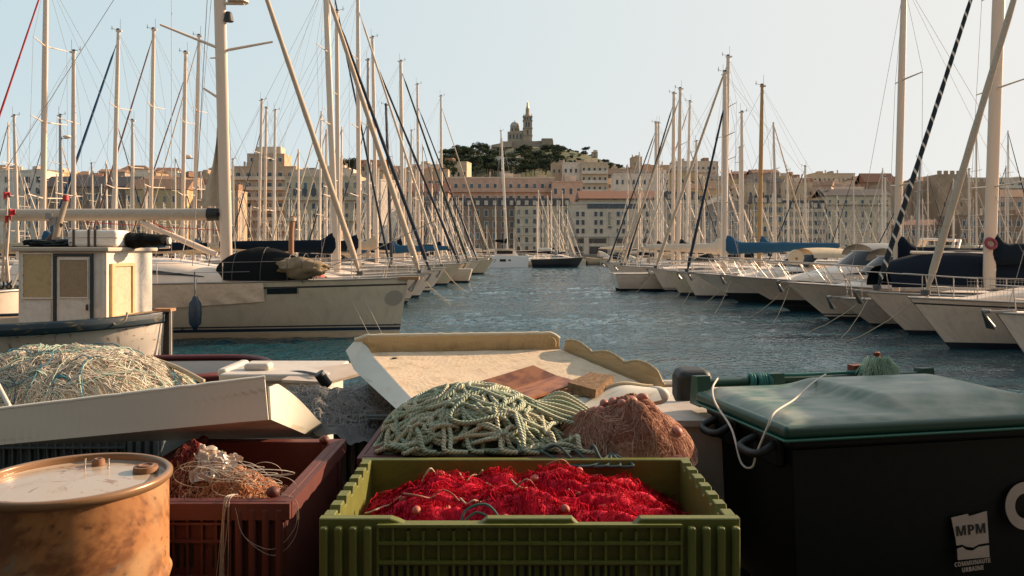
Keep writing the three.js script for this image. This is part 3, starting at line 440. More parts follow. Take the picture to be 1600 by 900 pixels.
// mast with spreaders, rigging, furled headsail, boom with packed sail
function rigParts(b, o, m) {
  const { mx, top, lean = 0, r = .09, dk = 1.2, sp = 2, J, hb = 1.3, L } = o; const mm = m.mast ?? M.mast;
  const at = y => V(mx + lean * (y - dk) / (top - dk), y, 0);
  const ms = gb(); { const n = 14, rows = [dk - .1, lerp(dk, top, .3), lerp(dk, top, .7), top]; ms.grid((s, q) => { const y = rows[Math.min(3, Math.round(q * 3))], A = s * 2 * Math.PI, k = q > .9 ? .75 : 1, c = at(y); return V(c.x + Math.cos(A) * r * 1.35 * k, y, Math.sin(A) * r * .82 * k); }, n, 3, .6, top); ms.cbox(at(top).x - .04, top + .04, 0, r * 3.4, .08, r * 1.4); }
  const mast = mesh('mast', ms, mm, b);
  if (o.gear !== 0) { const c = at(top), g = gb(); g.bar(V(c.x - .1, top + .05, .03), V(c.x - .1, top + .75, .03), .012, 4); g.bar(V(c.x, top + .08, 0), V(c.x + .45, top + .22, 0), .012, 4); g.bar(V(c.x + .38, top + .1, 0), V(c.x + .38, top + .36, 0), .02, 4); g.cbox(c.x + .02, top + .14, 0, .16, .1, .1); mesh('masthead_gear', g, M.wireD, mast); }
  const tips = []; for (let i = 1; i <= sp; i++) { const y = dk + (top - dk) * i / (sp + .95), c = at(y), l = hb * (.95 - .2 * i / sp); for (const s of [1, -1]) { const tip = V(c.x - .25, y + .09, s * l); mesh('spreader', gb().bar(V(c.x, y, 0), tip, .035, 5, .022), mm, mast); tips.push([s, tip]); } }
  const wr = o.wr ?? .008;
  for (const s of [1, -1]) { const pts = [V(mx - .35, dk - .05, s * hb * .95), ...tips.filter(t => t[0] === s).map(t => t[1]), at(top - .15)]; mesh('shroud', gb().tube(pts, wr, 4), M.wire, b); if (o.lower !== 0 && sp) mesh('shroud', gb().bar(V(mx - .6, dk, s * hb * .9), at(lerp(dk, top, 1 / (sp + .95)) - .1), wr, 4), M.wire, b); }
  const hy = o.stayTop ?? top - .2, hp = at(hy), sb = V(-(o.sb ?? .25), (o.fb0 ?? 1.3) + .12, 0);
  if (m.genoa) {
    const gr = o.gr ?? .09, pts = []; for (let i = 0; i <= 24; i++) pts.push(sb.clone().lerp(hp, i / 24));
    mesh('furled_headsail', gb().tube(pts, t => (t < .02 ? .03 : t > .94 ? .022 : gr * (1 - .45 * t) * (1 + .07 * Math.sin(t * 90))), 8), m.genoa, b);
    mesh('furling_drum', new THREE.CylinderGeometry(.13, .13, .14, 10).translate(sb.x + .02, sb.y + .03, 0), M.wireD, b);
  } else mesh('forestay', gb().bar(sb, hp, wr, 4), M.wire, b);
  mesh('backstay', gb().bar(V(-L + .1, (o.fb1 ?? 1) + .05, 0), at(top - .02), wr, 4), M.wire, b);
  if (o.boom !== 0) {
    const by = dk + (o.by ?? 1.1), bl = o.bl ?? (L - Math.abs(mx)) * .72, bo = mesh('boom', gb().bar(V(mx - .1, by, 0), V(mx - bl, by + .12, 0), .07, 8, .06), mm, b);
    if (m.cover) { const n = 22; mesh('sail_cover', gb().grid((s, k) => { const A = k * 2 * Math.PI, q = lerp(.34, .16, s) * (1 + .12 * nz(s * 9, k * 2, mx)) * (s < .03 ? .5 : 1); return V(mx - .02 - s * bl * .97, by + .13 + Math.sin(A) * q * 1.15 + .12 * s + (s < .12 ? (.12 - s) * 5 * Math.max(0, Math.sin(A)) : 0), Math.cos(A) * q * .62); }, n, 10, bl, 1), m.cover, bo); }
    mesh('mainsheet', gb().bar(V(mx - bl * .9, by + .1, 0), V(mx - bl * .85, dk - .3, 0), .012, 4), M.wire, b);
    mesh('topping_lift', gb().bar(V(mx - bl, by + .15, 0), at(top - .1), wr * .8, 4), M.wire, b);
  }
  return at;
}
function railParts(b, f, o) {
  const L = o.L, h = o.h ?? .62, rt = o.rt ?? 1, g = gb(), edge = (t, s, y = 0) => { const p = f(t, 1); return V(p.x, p.y + y, s * Math.max(.06, p.z * .95)); };
  const t0 = o.pul ?? .12; // bow pulpit
  const pts = [edge(t0, 1, h), edge(t0 * .5, 1, h + .03), V(.05, f(0, 1).y + h + .06, .12), V(.05, f(0, 1).y + h + .06, -.12), edge(t0 * .5, -1, h + .03), edge(t0, -1, h)];
  g.tube(cat(pts, 20), .018 * rt, 5); for (const s of [1, -1]) { g.bar(edge(t0, s, 0), edge(t0, s, h), .016, 4); g.bar(edge(t0 * .45, s, 0), edge(t0 * .38, s, h + .03), .016, 4); g.bar(edge(t0, s, h * .52), edge(t0 * .42, s, h * .55), .011, 4); }
  mesh('pulpit', g, M.steel, b);
  const n = o.nst ?? Math.max(3, Math.round(L / 2.1)), life = gb();
  for (const s of [1, -1]) { const top = [edge(t0, s, h)], mid = [edge(t0, s, h * .52)]; for (let i = 1; i <= n; i++) { const t = lerp(t0, .96, i / n); mesh('stanchion', gb().bar(edge(t, s, -.02), edge(t, s, h), .014, 4), M.steel, b); top.push(edge(t, s, h)); mid.push(edge(t, s, h * .52)); } life.tube(top, .007, 4).tube(mid, .007, 4); }
  mesh('lifeline', life, M.wire, b);
}
function anchorPart(b, o, m = M.mastG) { const y = o.fb0 + .02, g = gb(); g.box(-.45, y - .03, -.1, .22, y + .03, -.05).box(-.45, y - .03, .05, .22, y + .03, .1); g.bar(V(-.5, y + .04, 0), V(.3, y - .02, 0), .03, 5); g.prism([V(.36, y + .02, .0), V(.12, y - .42, .2), V(.02, y - .34, 0)], [V(.3, y + .02, .02), V(.12, y - .42, -.2), V(.0, y - .34, .02)]); g.tube([V(.22, y + .03, -.12), V(.25, y + .03, .12)], .04, 6); mesh('anchor', g, m, b); }
function fenderPart(b, x, y, z, m = M.navy, s = 1) { const g = new THREE.LatheGeometry([[.001, -.38], [.05, -.36], [.07, -.3], [.125, -.24], [.14, 0], [.125, .22], [.07, .3], [.05, .36], [.001, .38]].map(a => new THREE.Vector2(a[0] * s, a[1] * s)), 12).translate(x, y, z); const f = mesh('fender', g, m, b); mesh('fender_line', gb().bar(V(x, y + .36 * s, z), V(x, y + 1.0, z - Math.sign(z) * .12), .012, 4), M.wireD, f); return f; }
function mooring(b, f, o, dx, dz, far = 6) { mesh('mooring_line', gb().tube([0, .33, .66, 1].map(t => V(lerp(-.25, dx, t), lerp(o.fb0 - .02, -.15, t) - .18 * Math.sin(t * Math.PI), lerp(.0, dz, t))), .014, 4), M.canvas, b); }
// full sailboat: bow at pixel bx, distance D, side -1 for the left row (bow to the right) and +1 for the right row
function sailboat(o, m, label, group) {
  const dir = o.side < 0 ? 0 : Math.PI, sg = o.side < 0 ? 1 : -1; const bx = X(o.bx, o.D);
  const b = thing(o.name ?? 'sailing_yacht', label, 'sailboat', [bx, WATER + .02, -o.D], dir + (o.yaw ?? 0), group);
  const mastX = o.mb !== undefined ? (X(o.mb, o.D) - bx) * sg : -(o.J ?? 4.3);
  const J = Math.abs(mastX), L = o.L ?? cl(J / .37, 9, 17), B = o.B ?? L * .3, fb0 = o.fb0 ?? .85 + L * .05, fb1 = o.fb1 ?? fb0 * .8;
  const q = { ...o, L, B, fb0, fb1, oh: o.oh ?? L * .07 };
  const f = hullParts(b, q, m);
  const ca = (o.ca ?? .3), ch = o.ch ?? .42; cabinParts(b, f, { L, a: ca, e: .72, h: ch, w: .68, wins: o.wins }, m);
  const dk = lerp(fb0, fb1, .5) + ch * .85, topY = o.mt ? Y(o.mt[1], o.D) - WATER : (o.top ?? 15), lean = o.mt ? (X(o.mt[0], o.D) - bx) * sg - mastX : 0;
  rigParts(b, { ...o, L, mx: mastX, top: topY, lean, dk, hb: B * .46, fb0, fb1, r: o.r ?? .085 + L * .002, sb: o.sb ?? .3, stayTop: o.sty ? Y(o.sty, o.D) - WATER : undefined }, m);
  if (o.rails !== 0) railParts(b, f, { L });
  if (o.anchor) anchorPart(b, { fb0 });
  if (o.moor) { mooring(b, f, { fb0 }, 1.6, 1.3); mooring(b, f, { fb0 }, 1.4, -1.2); }
  if (m.hood) { const hx = -L * .72, g = gb().grid((s, k) => { const A = k * Math.PI, e = 1 - .7 * (1 - s) ** 2; return V(hx + lerp(.9, -.7, s), lerp(fb0, fb1, .8) + .25 + Math.sin(A) * .95 * e, Math.cos(A) * B * .33); }, 8, 10, 1, 1); mesh('spray_hood', g, m.hood, b); }
  return b;
}
const spiral = (() => { const t = tex(128, (u, v) => ((u * 1 + v) % 1 + 1) % 1 < .2 ? [.62, .55, .47] : [.012, .02, .026], { rep: [2.2, 1] }); t.wrapS = t.wrapT = THREE.RepeatWrapping; return std([1, 1, 1], .85, { map: t }); })();
const tanRoll = std([.50, .40, .30], .85, { map: grime2 }), navyRoll = std([.014, .024, .04], .85), greenRoll = std([.02, .035, .03], .85), paleRoll = std([.58, .50, .41], .85, { map: grime2 }), redRoll = std([.40, .035, .04], .8), blueRoll = std([.015, .06, .13], .85), brownRoll = std([.16, .09, .07], .85);
RS(41);
// ---- left row, bows to the channel
sailboat({ side: -1, bx: 664, D: 42, mb: 526, mt: [508, -26], r: .12, gr: .17, sb: .3, anchor: 1, sp: 3, L: 13.4, moor: 1 }, { hull: M.gel, genoa: tanRoll, cover: M.canvasN, hood: M.canvasN, stripe: M.navy }, 'white sloop next beyond the large yacht, with thick tan furled headsail');
sailboat({ side: -1, bx: 680, D: 47, mb: 529, mt: [526, 20], r: .1, gr: .13, sty: 0, sb: .35, anchor: 1, L: 14 }, { hull: M.gelW, genoa: navyRoll, cover: M.canvas, hood: M.canvasK }, 'white sloop with thick navy furled headsail, second beyond the large yacht');
sailboat({ side: -1, bx: 697, D: 53, mb: 561, mt: [559, -8], r: .11, gr: .1, sty: 12, sp: 3, moor: 1, stripes: [[.3, .06]] }, { hull: M.gelW, genoa: paleRoll, cover: M.canvasN, stripe: M.navy }, 'white sloop with pale slim furled headsail and mast cut by the picture top');
sailboat({ side: -1, bx: 722, D: 64, mb: 589, mt: [582, 60], r: .11, gr: .12, sty: 88, anchor: 1 }, { hull: M.gelC, genoa: navyRoll, cover: M.canvas }, 'cream hulled sloop with dark furled headsail in mid left row');
sailboat({ side: -1, bx: 736, D: 72, mb: 630, mt: [626, 97], r: .13, gr: .12, sty: 108 }, { hull: M.gelC, genoa: greenRoll, cover: M.canvasN, hood: M.canvasK }, 'sloop with blackish green furled headsail and stout mast, left row');
sailboat({ side: -1, bx: 750, D: 82, mb: 655, mt: [652, 133], r: .1, gr: .1, sty: 165 }, { hull: M.gel, genoa: navyRoll, cover: M.canvasW }, 'sloop with thin dark headsail, second from the end of the left row');
sailboat({ side: -1, bx: 771, D: 94, mb: 690, mt: [689, 151], r: .11, gr: .08, sty: 165, anchor: 1 }, { hull: M.gelC, genoa: tanRoll, cover: M.canvasN }, 'last sloop of the left row with thin tan headsail');
// ---- masts of the left inner rows (hulls hidden by the nearer boats)
for (const [mb, mt, D, gen, mm, opt, label] of [
  [66, [72, -40], 36, redRoll, M.mast, { sp: 3, gr: .06, flip: 1 }, 'sloop at the far left with red headsail line and two pairs of spreaders'],
  [115, [115, 83], 46, null, M.mast, {}, 'bare plain mast sloop left of the blue furled headsail'],
  [176, [185, 50], 48, blueRoll, M.mast, { flip: 1, gr: .1, sty: 62 }, 'sloop with bright blue furled headsail sloping left from its mast'],
  [234, [240, 48], 50, brownRoll, M.mast, { flip: 1, gr: .07, sty: 55 }, 'sloop with brown furled headsail and grey mast left of the big yacht mast'],
  [284, [290, 84], 52, brownRoll, M.mast, { flip: 1, gr: .06, sty: 120 }, 'sloop with maroon headsail, second mast left of the big yacht mast'],
  [302, [311, 58], 54, tanRoll, M.mast, { flip: 1, gr: .05 }, 'sloop with radar dome on the mast nearest left of the big yacht mast'],
  [207, [207, 190], 60, null, M.mast, { flip: 1 }, 'short bare mast between the two grey masts at left'],
  [96, [94, 182], 62, null, M.mastG, {}, 'thin grey mast with radar dome at left'],
  [28, [22, 183], 60, null, M.mast, {}, 'thin mast near the left edge of the picture'],
  [403, [409, 158], 70, null, M.mast, {}, 'left one of three bare masts before the tall tan apartments'],
  [413, [416, 170], 76, navyRoll, M.mast, { flip: 1, gr: .06 }, 'middle of three masts before the tall tan apartments, dark headsail'],
  [427, [430, 174], 74, null, M.mastW, {}, 'right one of three bare masts before the tall tan apartments'],
  [575, [575, 95], 66, null, M.mastG, {}, 'slim grey mast just left of the mid row sloops'],
  [612, [603, 165], 70, null, M.mastD, { flip: 1 }, 'black carbon mast among the furled headsails'],
  [520, [512, -60], 58, navyRoll, M.mastW, { gr: .09, sp: 3 }, 'tall mast with slim dark headsail behind the tan headsails'],
  [145, [143, 256], 110, null, M.mastG, {}, 'distant thin mast right of the blue headsail'],
  [365, [364, 250], 100, null, M.mast, {}, 'distant mast just right of the big yacht mast'],
  [640, [643, 205], 100, null, M.mast, {}, 'distant mast between the dark headsails'],
]) {
  const J = rr(4, 4.8), fl = opt.flip; const bxw = X(mb, D) + (fl ? -J : J); // bow position in metres
  const b = sailboat({ side: fl ? 1 : -1, bx: bxw * FOC / D + 800, D, mb, mt, rails: 0, gear: 1, r: .1, ...opt }, { hull: pick([M.gel, M.gelW, M.gelB]), mast: mm, genoa: gen, cover: pick([M.canvasN, M.canvas, M.canvasB, M.canvasW]) }, label);
  if (/radar/.test(label)) { const y = Y(mb === 96 ? 214 : 245, D) - WATER; const lx = (X(mb, D) - bxw) * (fl ? -1 : 1); mesh('radar_dome', new THREE.SphereGeometry(.32, 12, 8).scale(1, .42, 1).translate(lx + .45, y, 0), M.gelW, b); mesh('radar_bracket', gb().box(lx, y - .16, -.05, lx + .5, y - .12, .05), M.wireD, b); }
}
// ---- right row, bows to the channel
sailboat({ side: 1, bx: 1556, D: 19.6, J: 4.6, top: 17, L: 12.5, gr: .1, anchor: 1, fb0: 1.25 }, { hull: M.gelW, cover: M.canvasN }, 'white yacht bow with anchor roller cut by the right picture edge');
{ const b = sailboat({ side: 1, bx: 1420, D: 23, J: 5.2, top: 17.5, L: 13.5, gr: .115, sb: .5, fb0: 1.42, stayTop: 15, ca: .06, ch: .5, wins: [[.3, .5, .1, .22]], oh: 1.15 }, { hull: M.gel, genoa: tanRoll, cover: M.canvasN, sheerStripe: M.dgrey, hood: M.canvasN }, 'large white sloop with tan furled headsail and netted rails, nearest whole hull on the right');
  // safety net laced along the rail
  const g = gb(); for (let i = 0; i < 70; i++) { const x = -1.4 - i * .09; g.bar(V(x, 1.36, -(.5 + (i * .09) * .22)), V(x, 1.98, -(.5 + (i * .09) * .22)), .004, 3); } for (let j = 0; j < 6; j++) g.bar(V(-1.4, 1.40 + j * .1, -.5), V(-7.6, 1.36 + j * .1, -1.86), .004, 3); mesh('rail_netting', g, M.canvasW, b); mooring(b, null, { fb0: 1.42 }, 1.5, 1.5); }
{ const b = sailboat({ side: 1, bx: 1350, D: 26.5, mb: 1545, mt: [1566, -160], r: .155, gr: .1, sb: .45, sp: 3, L: 13.5, fb0: 1.4, moor: 1, anchor: 1, oh: 1.5, by: .9, bl: 4.5 }, { hull: M.gel, genoa: spiral, mast: M.mast, cover: M.canvasN, hood: M.canvasN }, 'white sloop with black and white spiral furled headsail and very thick mast');
  const y = 2.7; mesh('spinnaker_pole', gb().bar(V(-1.9, y, .7), V(-4.5, y - .05, .55), .06, 8), M.mastW, b); mesh('rope_coil', new THREE.TorusGeometry(.16, .06, 6, 14).rotateX(.3).translate(-4.05, 3.0, -.25), std([.25, .05, .07], .9), b);
  mesh('sail_bag', gb().grid((s, k) => { const A = k * Math.PI; return V(lerp(-.9, -6.6, s), 1.55 + Math.sin(A) * (1.25 * Math.pow(Math.sin(Math.min(1, s * 1.15 + .15) * 2.2), .5)), Math.cos(A) * .95 + .9); }, 16, 10, 3, 1), M.canvasN, b); }
sailboat({ side: 1, bx: 1306, D: 29, mb: 1400, mt: [1413, -30], r: .1, sb: .4, L: 9.5, B: 2.9, fb0: 1.05, anchor: 1, gr: .07, rails: 1, oh: 1.4 }, { hull: M.gelB, cover: M.canvasN, hood: M.canvasG }, 'small sloop with projecting anchor roller and bare mast with two raised spreaders');
// motor boats
function motorboat(o, m, label, group) {
  const dir = o.side < 0 ? 0 : Math.PI, b = thing(o.name ?? 'motor_yacht', label, 'motorboat', [X(o.bx, o.D), WATER + .02, -o.D], dir + (o.yaw ?? 0), group);
  const L = o.L, B = o.B ?? L * .32, fb0 = o.fb0 ?? 1.45, fb1 = o.fb1 ?? 1.05, q = { L, B, fb0, fb1, oh: o.oh ?? L * .17, kind: 'motor', stripes: o.stripes, boot: o.boot ?? .5 };
  const f = hullParts(b, q, m), cf = cabinParts(b, f, { L, a: .12, e: .62, h: o.ch ?? .62, w: .8, nose: .75, wins: o.wins ?? [[.5, .9, .06, .13]], drop: 0 }, m);
  const wx = -L * (o.wsx ?? .52), wy = lerp(fb0, fb1, .7) + (o.ch ?? .62) * .9;                    // raked windscreen with frame
  const ws = mesh('windscreen', gb().grid((s, k) => { const A = lerp(-.9, .9, k); return V(wx + .55 - Math.abs(A) * Math.abs(A) * .9 - s * .75, wy + s * .62, Math.sin(A) * B * .42); }, 3, 10, 1, 1), M.glass, b);
  mesh('windscreen_frame', gb().tube(Array.from({ length: 11 }, (_, k) => { const A = lerp(-.9, .9, k / 10); return V(wx + .55 - A * A * .9 - .76, wy + .63, Math.sin(A) * B * .42); }), .03, 5), M.steel, ws);
  if (m.top) mesh('canopy', gb().grid((s, k) => { const A = k * Math.PI; return V(wx - .35 - s * 2.3, wy + .45 + Math.sin(A) * (.55 - .25 * (s - .4) ** 2), Math.cos(A) * B * .44); }, 8, 10, 1, 1), m.top, b);
  if (o.arch) { const ax = -L * .72, g = gb(); for (const k of [0, .25]) g.tube([V(ax + .5 - k, wy - .3, -B * .42), V(ax - k, wy + 1.1, -B * .36), V(ax - k, wy + 1.2, B * .36), V(ax + .5 - k, wy - .3, B * .42)], .07, 6); mesh('radar_arch', g, M.gelW, b); }
  for (const s of [1, -1]) for (let i = 1; i < 6; i++) { const t = .05 + i * .07, a = f(t, 1), c = f(t - .035, 1); mesh('rail_stay', gb().bar(V(a.x, a.y, s * a.z * .95), V(c.x + .12, c.y + .78, s * Math.max(.1, c.z * .97)), .018, 5), M.steel, b); }
  railParts(b, f, { L, pul: .4, nst: 3, h: .78, rt: 1.5 }); anchorPart(b, { fb0 });
  if (o.moor) { mooring(b, f, { fb0 }, 1.3, 1.2); mooring(b, f, { fb0 }, 1.0, -1.4); }
  return b;
}
motorboat({ side: 1, bx: 1226, D: 32, L: 12, B: 3.6, fb0: 1.5, ch: .8, oh: 1.8, moor: 1, boot: .14, wsx: .3 }, { hull: M.gel, top: M.canvasG, stripe: M.navy }, 'white motor yacht with grey canopy between sloop and farther motor yachts');
motorboat({ side: 1, bx: 1136, D: 37, L: 13.5, B: 4, fb0: 1.6, ch: 1.0, oh: 2.9, moor: 1, arch: 1, wsx: .42 }, { hull: M.gel, bottom: M.black, top: M.canvasG, stripe: M.dgrey }, 'broad white motor yacht with long pointed bow and round life raft on deck');
motorboat({ side: 1, bx: 1084, D: 43, L: 12.5, B: 3.7, fb0: 1.55, ch: .8, oh: 2.4, moor: 1, wsx: .44 }, { hull: M.gelW, bottom: M.black, top: M.canvas }, 'white motor yacht, farthest of the three on the right');
{ const D = 38, b = thing('life_raft', 'round white fan-shaped raft disc upright on the motor yacht foredeck', 'life raft', [X(1239, D), Y(402, D) - .36, -D + .4]); mesh('raft_disc', new THREE.CylinderGeometry(.36, .36, .16, 24).rotateX(Math.PI / 2).translate(0, .36, 0), M.gelC, b); mesh('hub', new THREE.CylinderGeometry(.07, .07, .18, 12).rotateX(Math.PI / 2).translate(0, .3, 0), M.teak, b); }
sailboat({ side: 1, bx: 1066, D: 47, mb: 1133, mt: [1133, 115], r: .1, gr: .1, sty: 160, L: 12, J: 4, sb: .3, anchor: 1 }, { hull: M.gel, genoa: navyRoll, cover: M.canvasB }, 'white sloop with black furled headsail beside the tallest right masts');
sailboat({ side: 1, bx: 1018, D: 54, mb: 1131, mt: [1138, 90], r: .12, gr: .12, sty: 97, anchor: 1, moor: 1, sp: 3 }, { hull: M.gel, genoa: tanRoll, cover: M.canvasB, hood: M.canvasN, stripe: M.navy }, 'white sloop with the tallest mast of the right row and tan headsail');
sailboat({ side: 1, bx: 1040, D: 50, mb: 1186, mt: [1191, 136], r: .1, L: 13, sp: 1, gr: .08 }, { hull: M.gelC, mast: M.wood, cover: M.canvasB }, 'classic yacht with yellow varnished wooden mast and blue sail cover');
sailboat({ side: 1, bx: 966, D: 65, mb: 1060, mt: [1063, 140], r: .12, gr: .11, sty: 150, anchor: 1, moor: 1 }, { hull: M.gel, genoa: tanRoll, cover: M.canvasN, stripe: M.navy }, 'white sloop with tan headsail, second from the channel end of the right row');
sailboat({ side: 1, bx: 972, D: 69, mb: 1051, mt: [1053, 147], r: .12, gr: .1, sty: 160 }, { hull: M.gelW, genoa: navyRoll, cover: M.canvas }, 'white sloop with dark headsail standing close behind the tan-headsail one');
sailboat({ side: 1, bx: 946, D: 79, mb: 1025, mt: [1025, 193], r: .12, gr: .09, sty: 203, anchor: 1 }, { hull: M.gelW, genoa: navyRoll, cover: M.canvasN, hood: M.canvasK }, 'end sloop of the right row with slim dark headsail over the hotel');
for (const [mb, mt, D, gen, mm, opt, label] of [
  [1029, [1029, 193], 84, tanRoll, M.mast, { flip: 1, gr: .08 }, 'mast standing almost in line behind the end sloop of the right row'],
  [1088, [1088, 222], 84, null, M.mast, {}, 'short mast between the two tall mast groups on the right'],
  [1160, [1159, 177], 62, null, M.mast, {}, 'bare mast left of the wooden mast'],
  [1157, [1156, 232], 80, null, M.mastW, {}, 'shorter pale mast just left of the wooden mast'],
  [1232, [1230, 267], 100, null, M.mastW, {}, 'pale mast with radar right of the wooden mast'],
  [1258, [1258, 261], 92, navyRoll, M.mast, { flip: 1, gr: .09 }, 'mast with dark headsail right of the wooden mast'],
  [1430, [1438, 248], 78, navyRoll, M.mastG, { flip: 1, gr: .06 }, 'grey mast right of the black and white headsail'],
  [1515, [1514, 266], 88, tanRoll, M.mast, {}, 'mast in front of the abbey towers'],
  [1383, [1383, 278], 100, null, M.mast, {}, 'mast in front of the cream mansion corner'],
  [1128, [1132, 118], 56, null, M.mastW, {}, 'pale mast right beside the tallest right mast'],
  [1072, [1078, 160], 74, paleRoll, M.mastW, { flip: 1, gr: .09 }, 'pale mast right of the tan-headsail pair'],
]) {
  const J = rr(4, 4.8), fl = opt.flip, bxw = X(mb, D) + (fl ? -J : J) * (fl ? 1 : 1);
  sailboat({ side: fl ? 1 : -1, bx: bxw * FOC / D + 800, D, mb, mt, rails: 0, r: .1, ...opt }, { hull: pick([M.gel, M.gelW, M.gelB]), mast: mm, genoa: gen, cover: pick([M.canvasN, M.canvas, M.canvasB, M.canvasW]) }, label);
}
// ---- middle distance
{ const D = 130, b = thing('catamaran', 'boxy white catamaran lying broadside across the channel end', 'catamaran', [X(826, D), WATER, -D], 0);
  const L = 6.2, sec = [[0, .05], [1.0, .0], [1.9, .0]];
  for (const z of [0, -4.4]) mesh('hull', gb().prism([V(-L, -.3, z), V(-.15, -.3, z), V(.06, 1.85, z), V(-L - .2, 1.85, z)].reverse(), [V(-L, -.3, z - 1.4), V(-.15, -.3, z - 1.4), V(.06, 1.85, z - 1.4), V(-L - .2, 1.85, z - 1.4)].reverse()), std([.74, .72, .68], .35), b);
  mesh('bridge_deck', gb().box(-L + .4, 1.0, -4.38, -.8, 1.84, -1.42), M.gelW, b); mesh('hull_window', gb().box(-4.7, .95, .004, -3.7, 1.35, .03), M.glass, b); mesh('hull_window', gb().box(-3.3, 1.05, .004, -2.9, 1.3, .03), M.glass, b);
  mesh('saloon', gb().prism([V(-5.6, 1.86, -1.2), V(-1.6, 1.86, -1.2), V(-2.3, 2.9, -1.4), V(-5.6, 2.9, -1.4)].reverse(), [V(-5.6, 1.86, -4.2), V(-1.6, 1.86, -4.2), V(-2.3, 2.9, -4), V(-5.6, 2.9, -4)].reverse()), M.gelW, b); mesh('saloon_roof', gb().box(-6.6, 2.92, -4.4, -2.2, 3.05, -1), M.gelW, b); mesh('saloon_window', gb().box(-5.2, 2.2, -1.33, -2.6, 2.7, -1.2), M.glass, b);
  rigParts(b, { mx: -3.5, top: Y(205, D) - WATER, dk: 3, lean: -1, hb: 1.6, L, r: .13, fb0: 1.8, fb1: 1.8, wr: .016 }, { mast: M.mastW, cover: M.canvasK }); }
{ const D = 131, b = motorboat({ side: -1, bx: 912, D, L: 8.7, B: 3, fb0: 1.65, fb1: 1.3, ch: .7, oh: 1, wins: [[.55, .7, .05, .16], [.72, .84, .05, .16], [.86, .97, .05, .16]] }, { hull: M.dgrey, cabin: M.gelW, bottom: M.anti }, 'dark grey hulled motor yacht with white cabin across the channel end'); 
  mesh('flybridge', new RoundedBoxGeometry(2.2, .55, 2, 2, .18).translate(-6.4, 2.9, 0), M.gelW, b); }
// ---- distant crowd of moored boats
RS(57);
function farProto(v) {
  const L = [9.5, 11, 12.5, 10.5][v], o = { L, B: L * .3, fb0: 1.2, fb1: .95, oh: .8 }, b = new THREE.Group(); b.name = 'moored_sailboat';
  const f = hullFn(o), g = gb(); for (const s of [1, -1]) g.grid((i, j) => { const p = f(i ** 1.4, j); return V(p.x, p.y, s * p.z); }, 10, 3, L, 1); { const p = f(1, 1), q = f(1, .1); g.quad(V(p.x, q.y, q.z), V(p.x, q.y, -q.z), V(p.x, p.y, -p.z), V(p.x, p.y, p.z)); }
  mesh('hull', g, [M.gel, M.gelW, M.gelC, M.gelB][v], b); mesh('deck', gb().grid((i, j) => { const p = f(i ** 1.4, 1); return V(p.x, p.y - .02, p.z * (2 * j - 1)); }, 8, 2, 1, 1), M.deck, b);
  mesh('coachroof', gb().grid((s, k) => { const p = f(lerp(.3, .75, s), 1), A = k * Math.PI; return V(p.x, p.y + .45 * sm(0, .3, s) * Math.sin(A) ** .5, Math.cos(A) * p.z * .65); }, 6, 6, 1, 1), M.gelW, b);
  const mx = -L * .38, top = [12.5, 14.5, 16.5, 11.5][v], dk = 1.5; const mt = mesh('mast', gb().tube([V(mx, .9, 0), V(mx, top * .6, 0), V(mx - .05, top, 0)], t => lerp(.12, .085, t), 6), [M.mast, M.mastW, M.mast, M.mastG][v], b);
  for (let i = 1; i <= 2; i++) mesh('spreader', gb().bar(V(mx, dk + (top - dk) * i / 3, -1.1), V(mx, dk + (top - dk) * i / 3, 1.1), .03, 4), M.mast, mt);
  mesh('boom', gb().bar(V(mx, dk + 1, 0), V(mx - L * .42, dk + 1.1, 0), .08, 5), M.mast, b);
  mesh('sail_cover', gb().tube([V(mx - .05, dk + 1.3, 0), V(mx - L * .15, dk + 1.25, 0), V(mx - L * .4, dk + 1.2, 0)], t => lerp(.3, .13, t), 6), [M.canvasN, M.canvas, M.canvasW, M.canvasN][v], b);
  mesh('furled_headsail', gb().tube([V(-.3, 1.3, 0), V(lerp(-.3, mx, .5), lerp(1.3, top, .48), 0), V(mx, top - .3, 0)], t => lerp(.1, .04, t), 5), [tanRoll, paleRoll, navyRoll, M.mast][v], b);
  mesh('rigging', gb().bar(V(-L + .1, 1, 0), V(mx, top, 0), .016, 3).bar(V(mx - .3, 1.2, 1.5), V(mx, top - .2, 0), .016, 3).bar(V(mx - .3, 1.2, -1.5), V(mx, top - .2, 0), .016, 3), M.wire, b);
  if (v === 1 || v === 2) mesh('spray_hood', gb().grid((s, k) => { const A = k * Math.PI; return V(-L * .74 + lerp(.8, -.8, s), 1 + .3 + Math.sin(A) * .9 * (1 - .6 * (1 - s) ** 2), Math.cos(A) * 1.1); }, 4, 6, 1, 1), v === 1 ? M.canvasN : M.canvasW, b);
  b.scale.setScalar(1); return b;
}
const farP = [0, 1, 2, 3].map(farProto);
function far(x, D, flip, label, group) { const b = farP[Math.floor(R() * 4)].clone(); b.name = numbered('moored_sailboat'); b.userData = { label, category: 'sailboat', group }; scene.add(b); const s = rr(.78, 1.12); b.scale.set(s, s * rr(.9, 1.1), s); b.position.set(x, WATER, -D); b.rotation.set(rr(-.018, .018), (flip ? Math.PI : 0) + rr(-.1, .1), 0); b.rotation.z = rr(-.012, .012); }
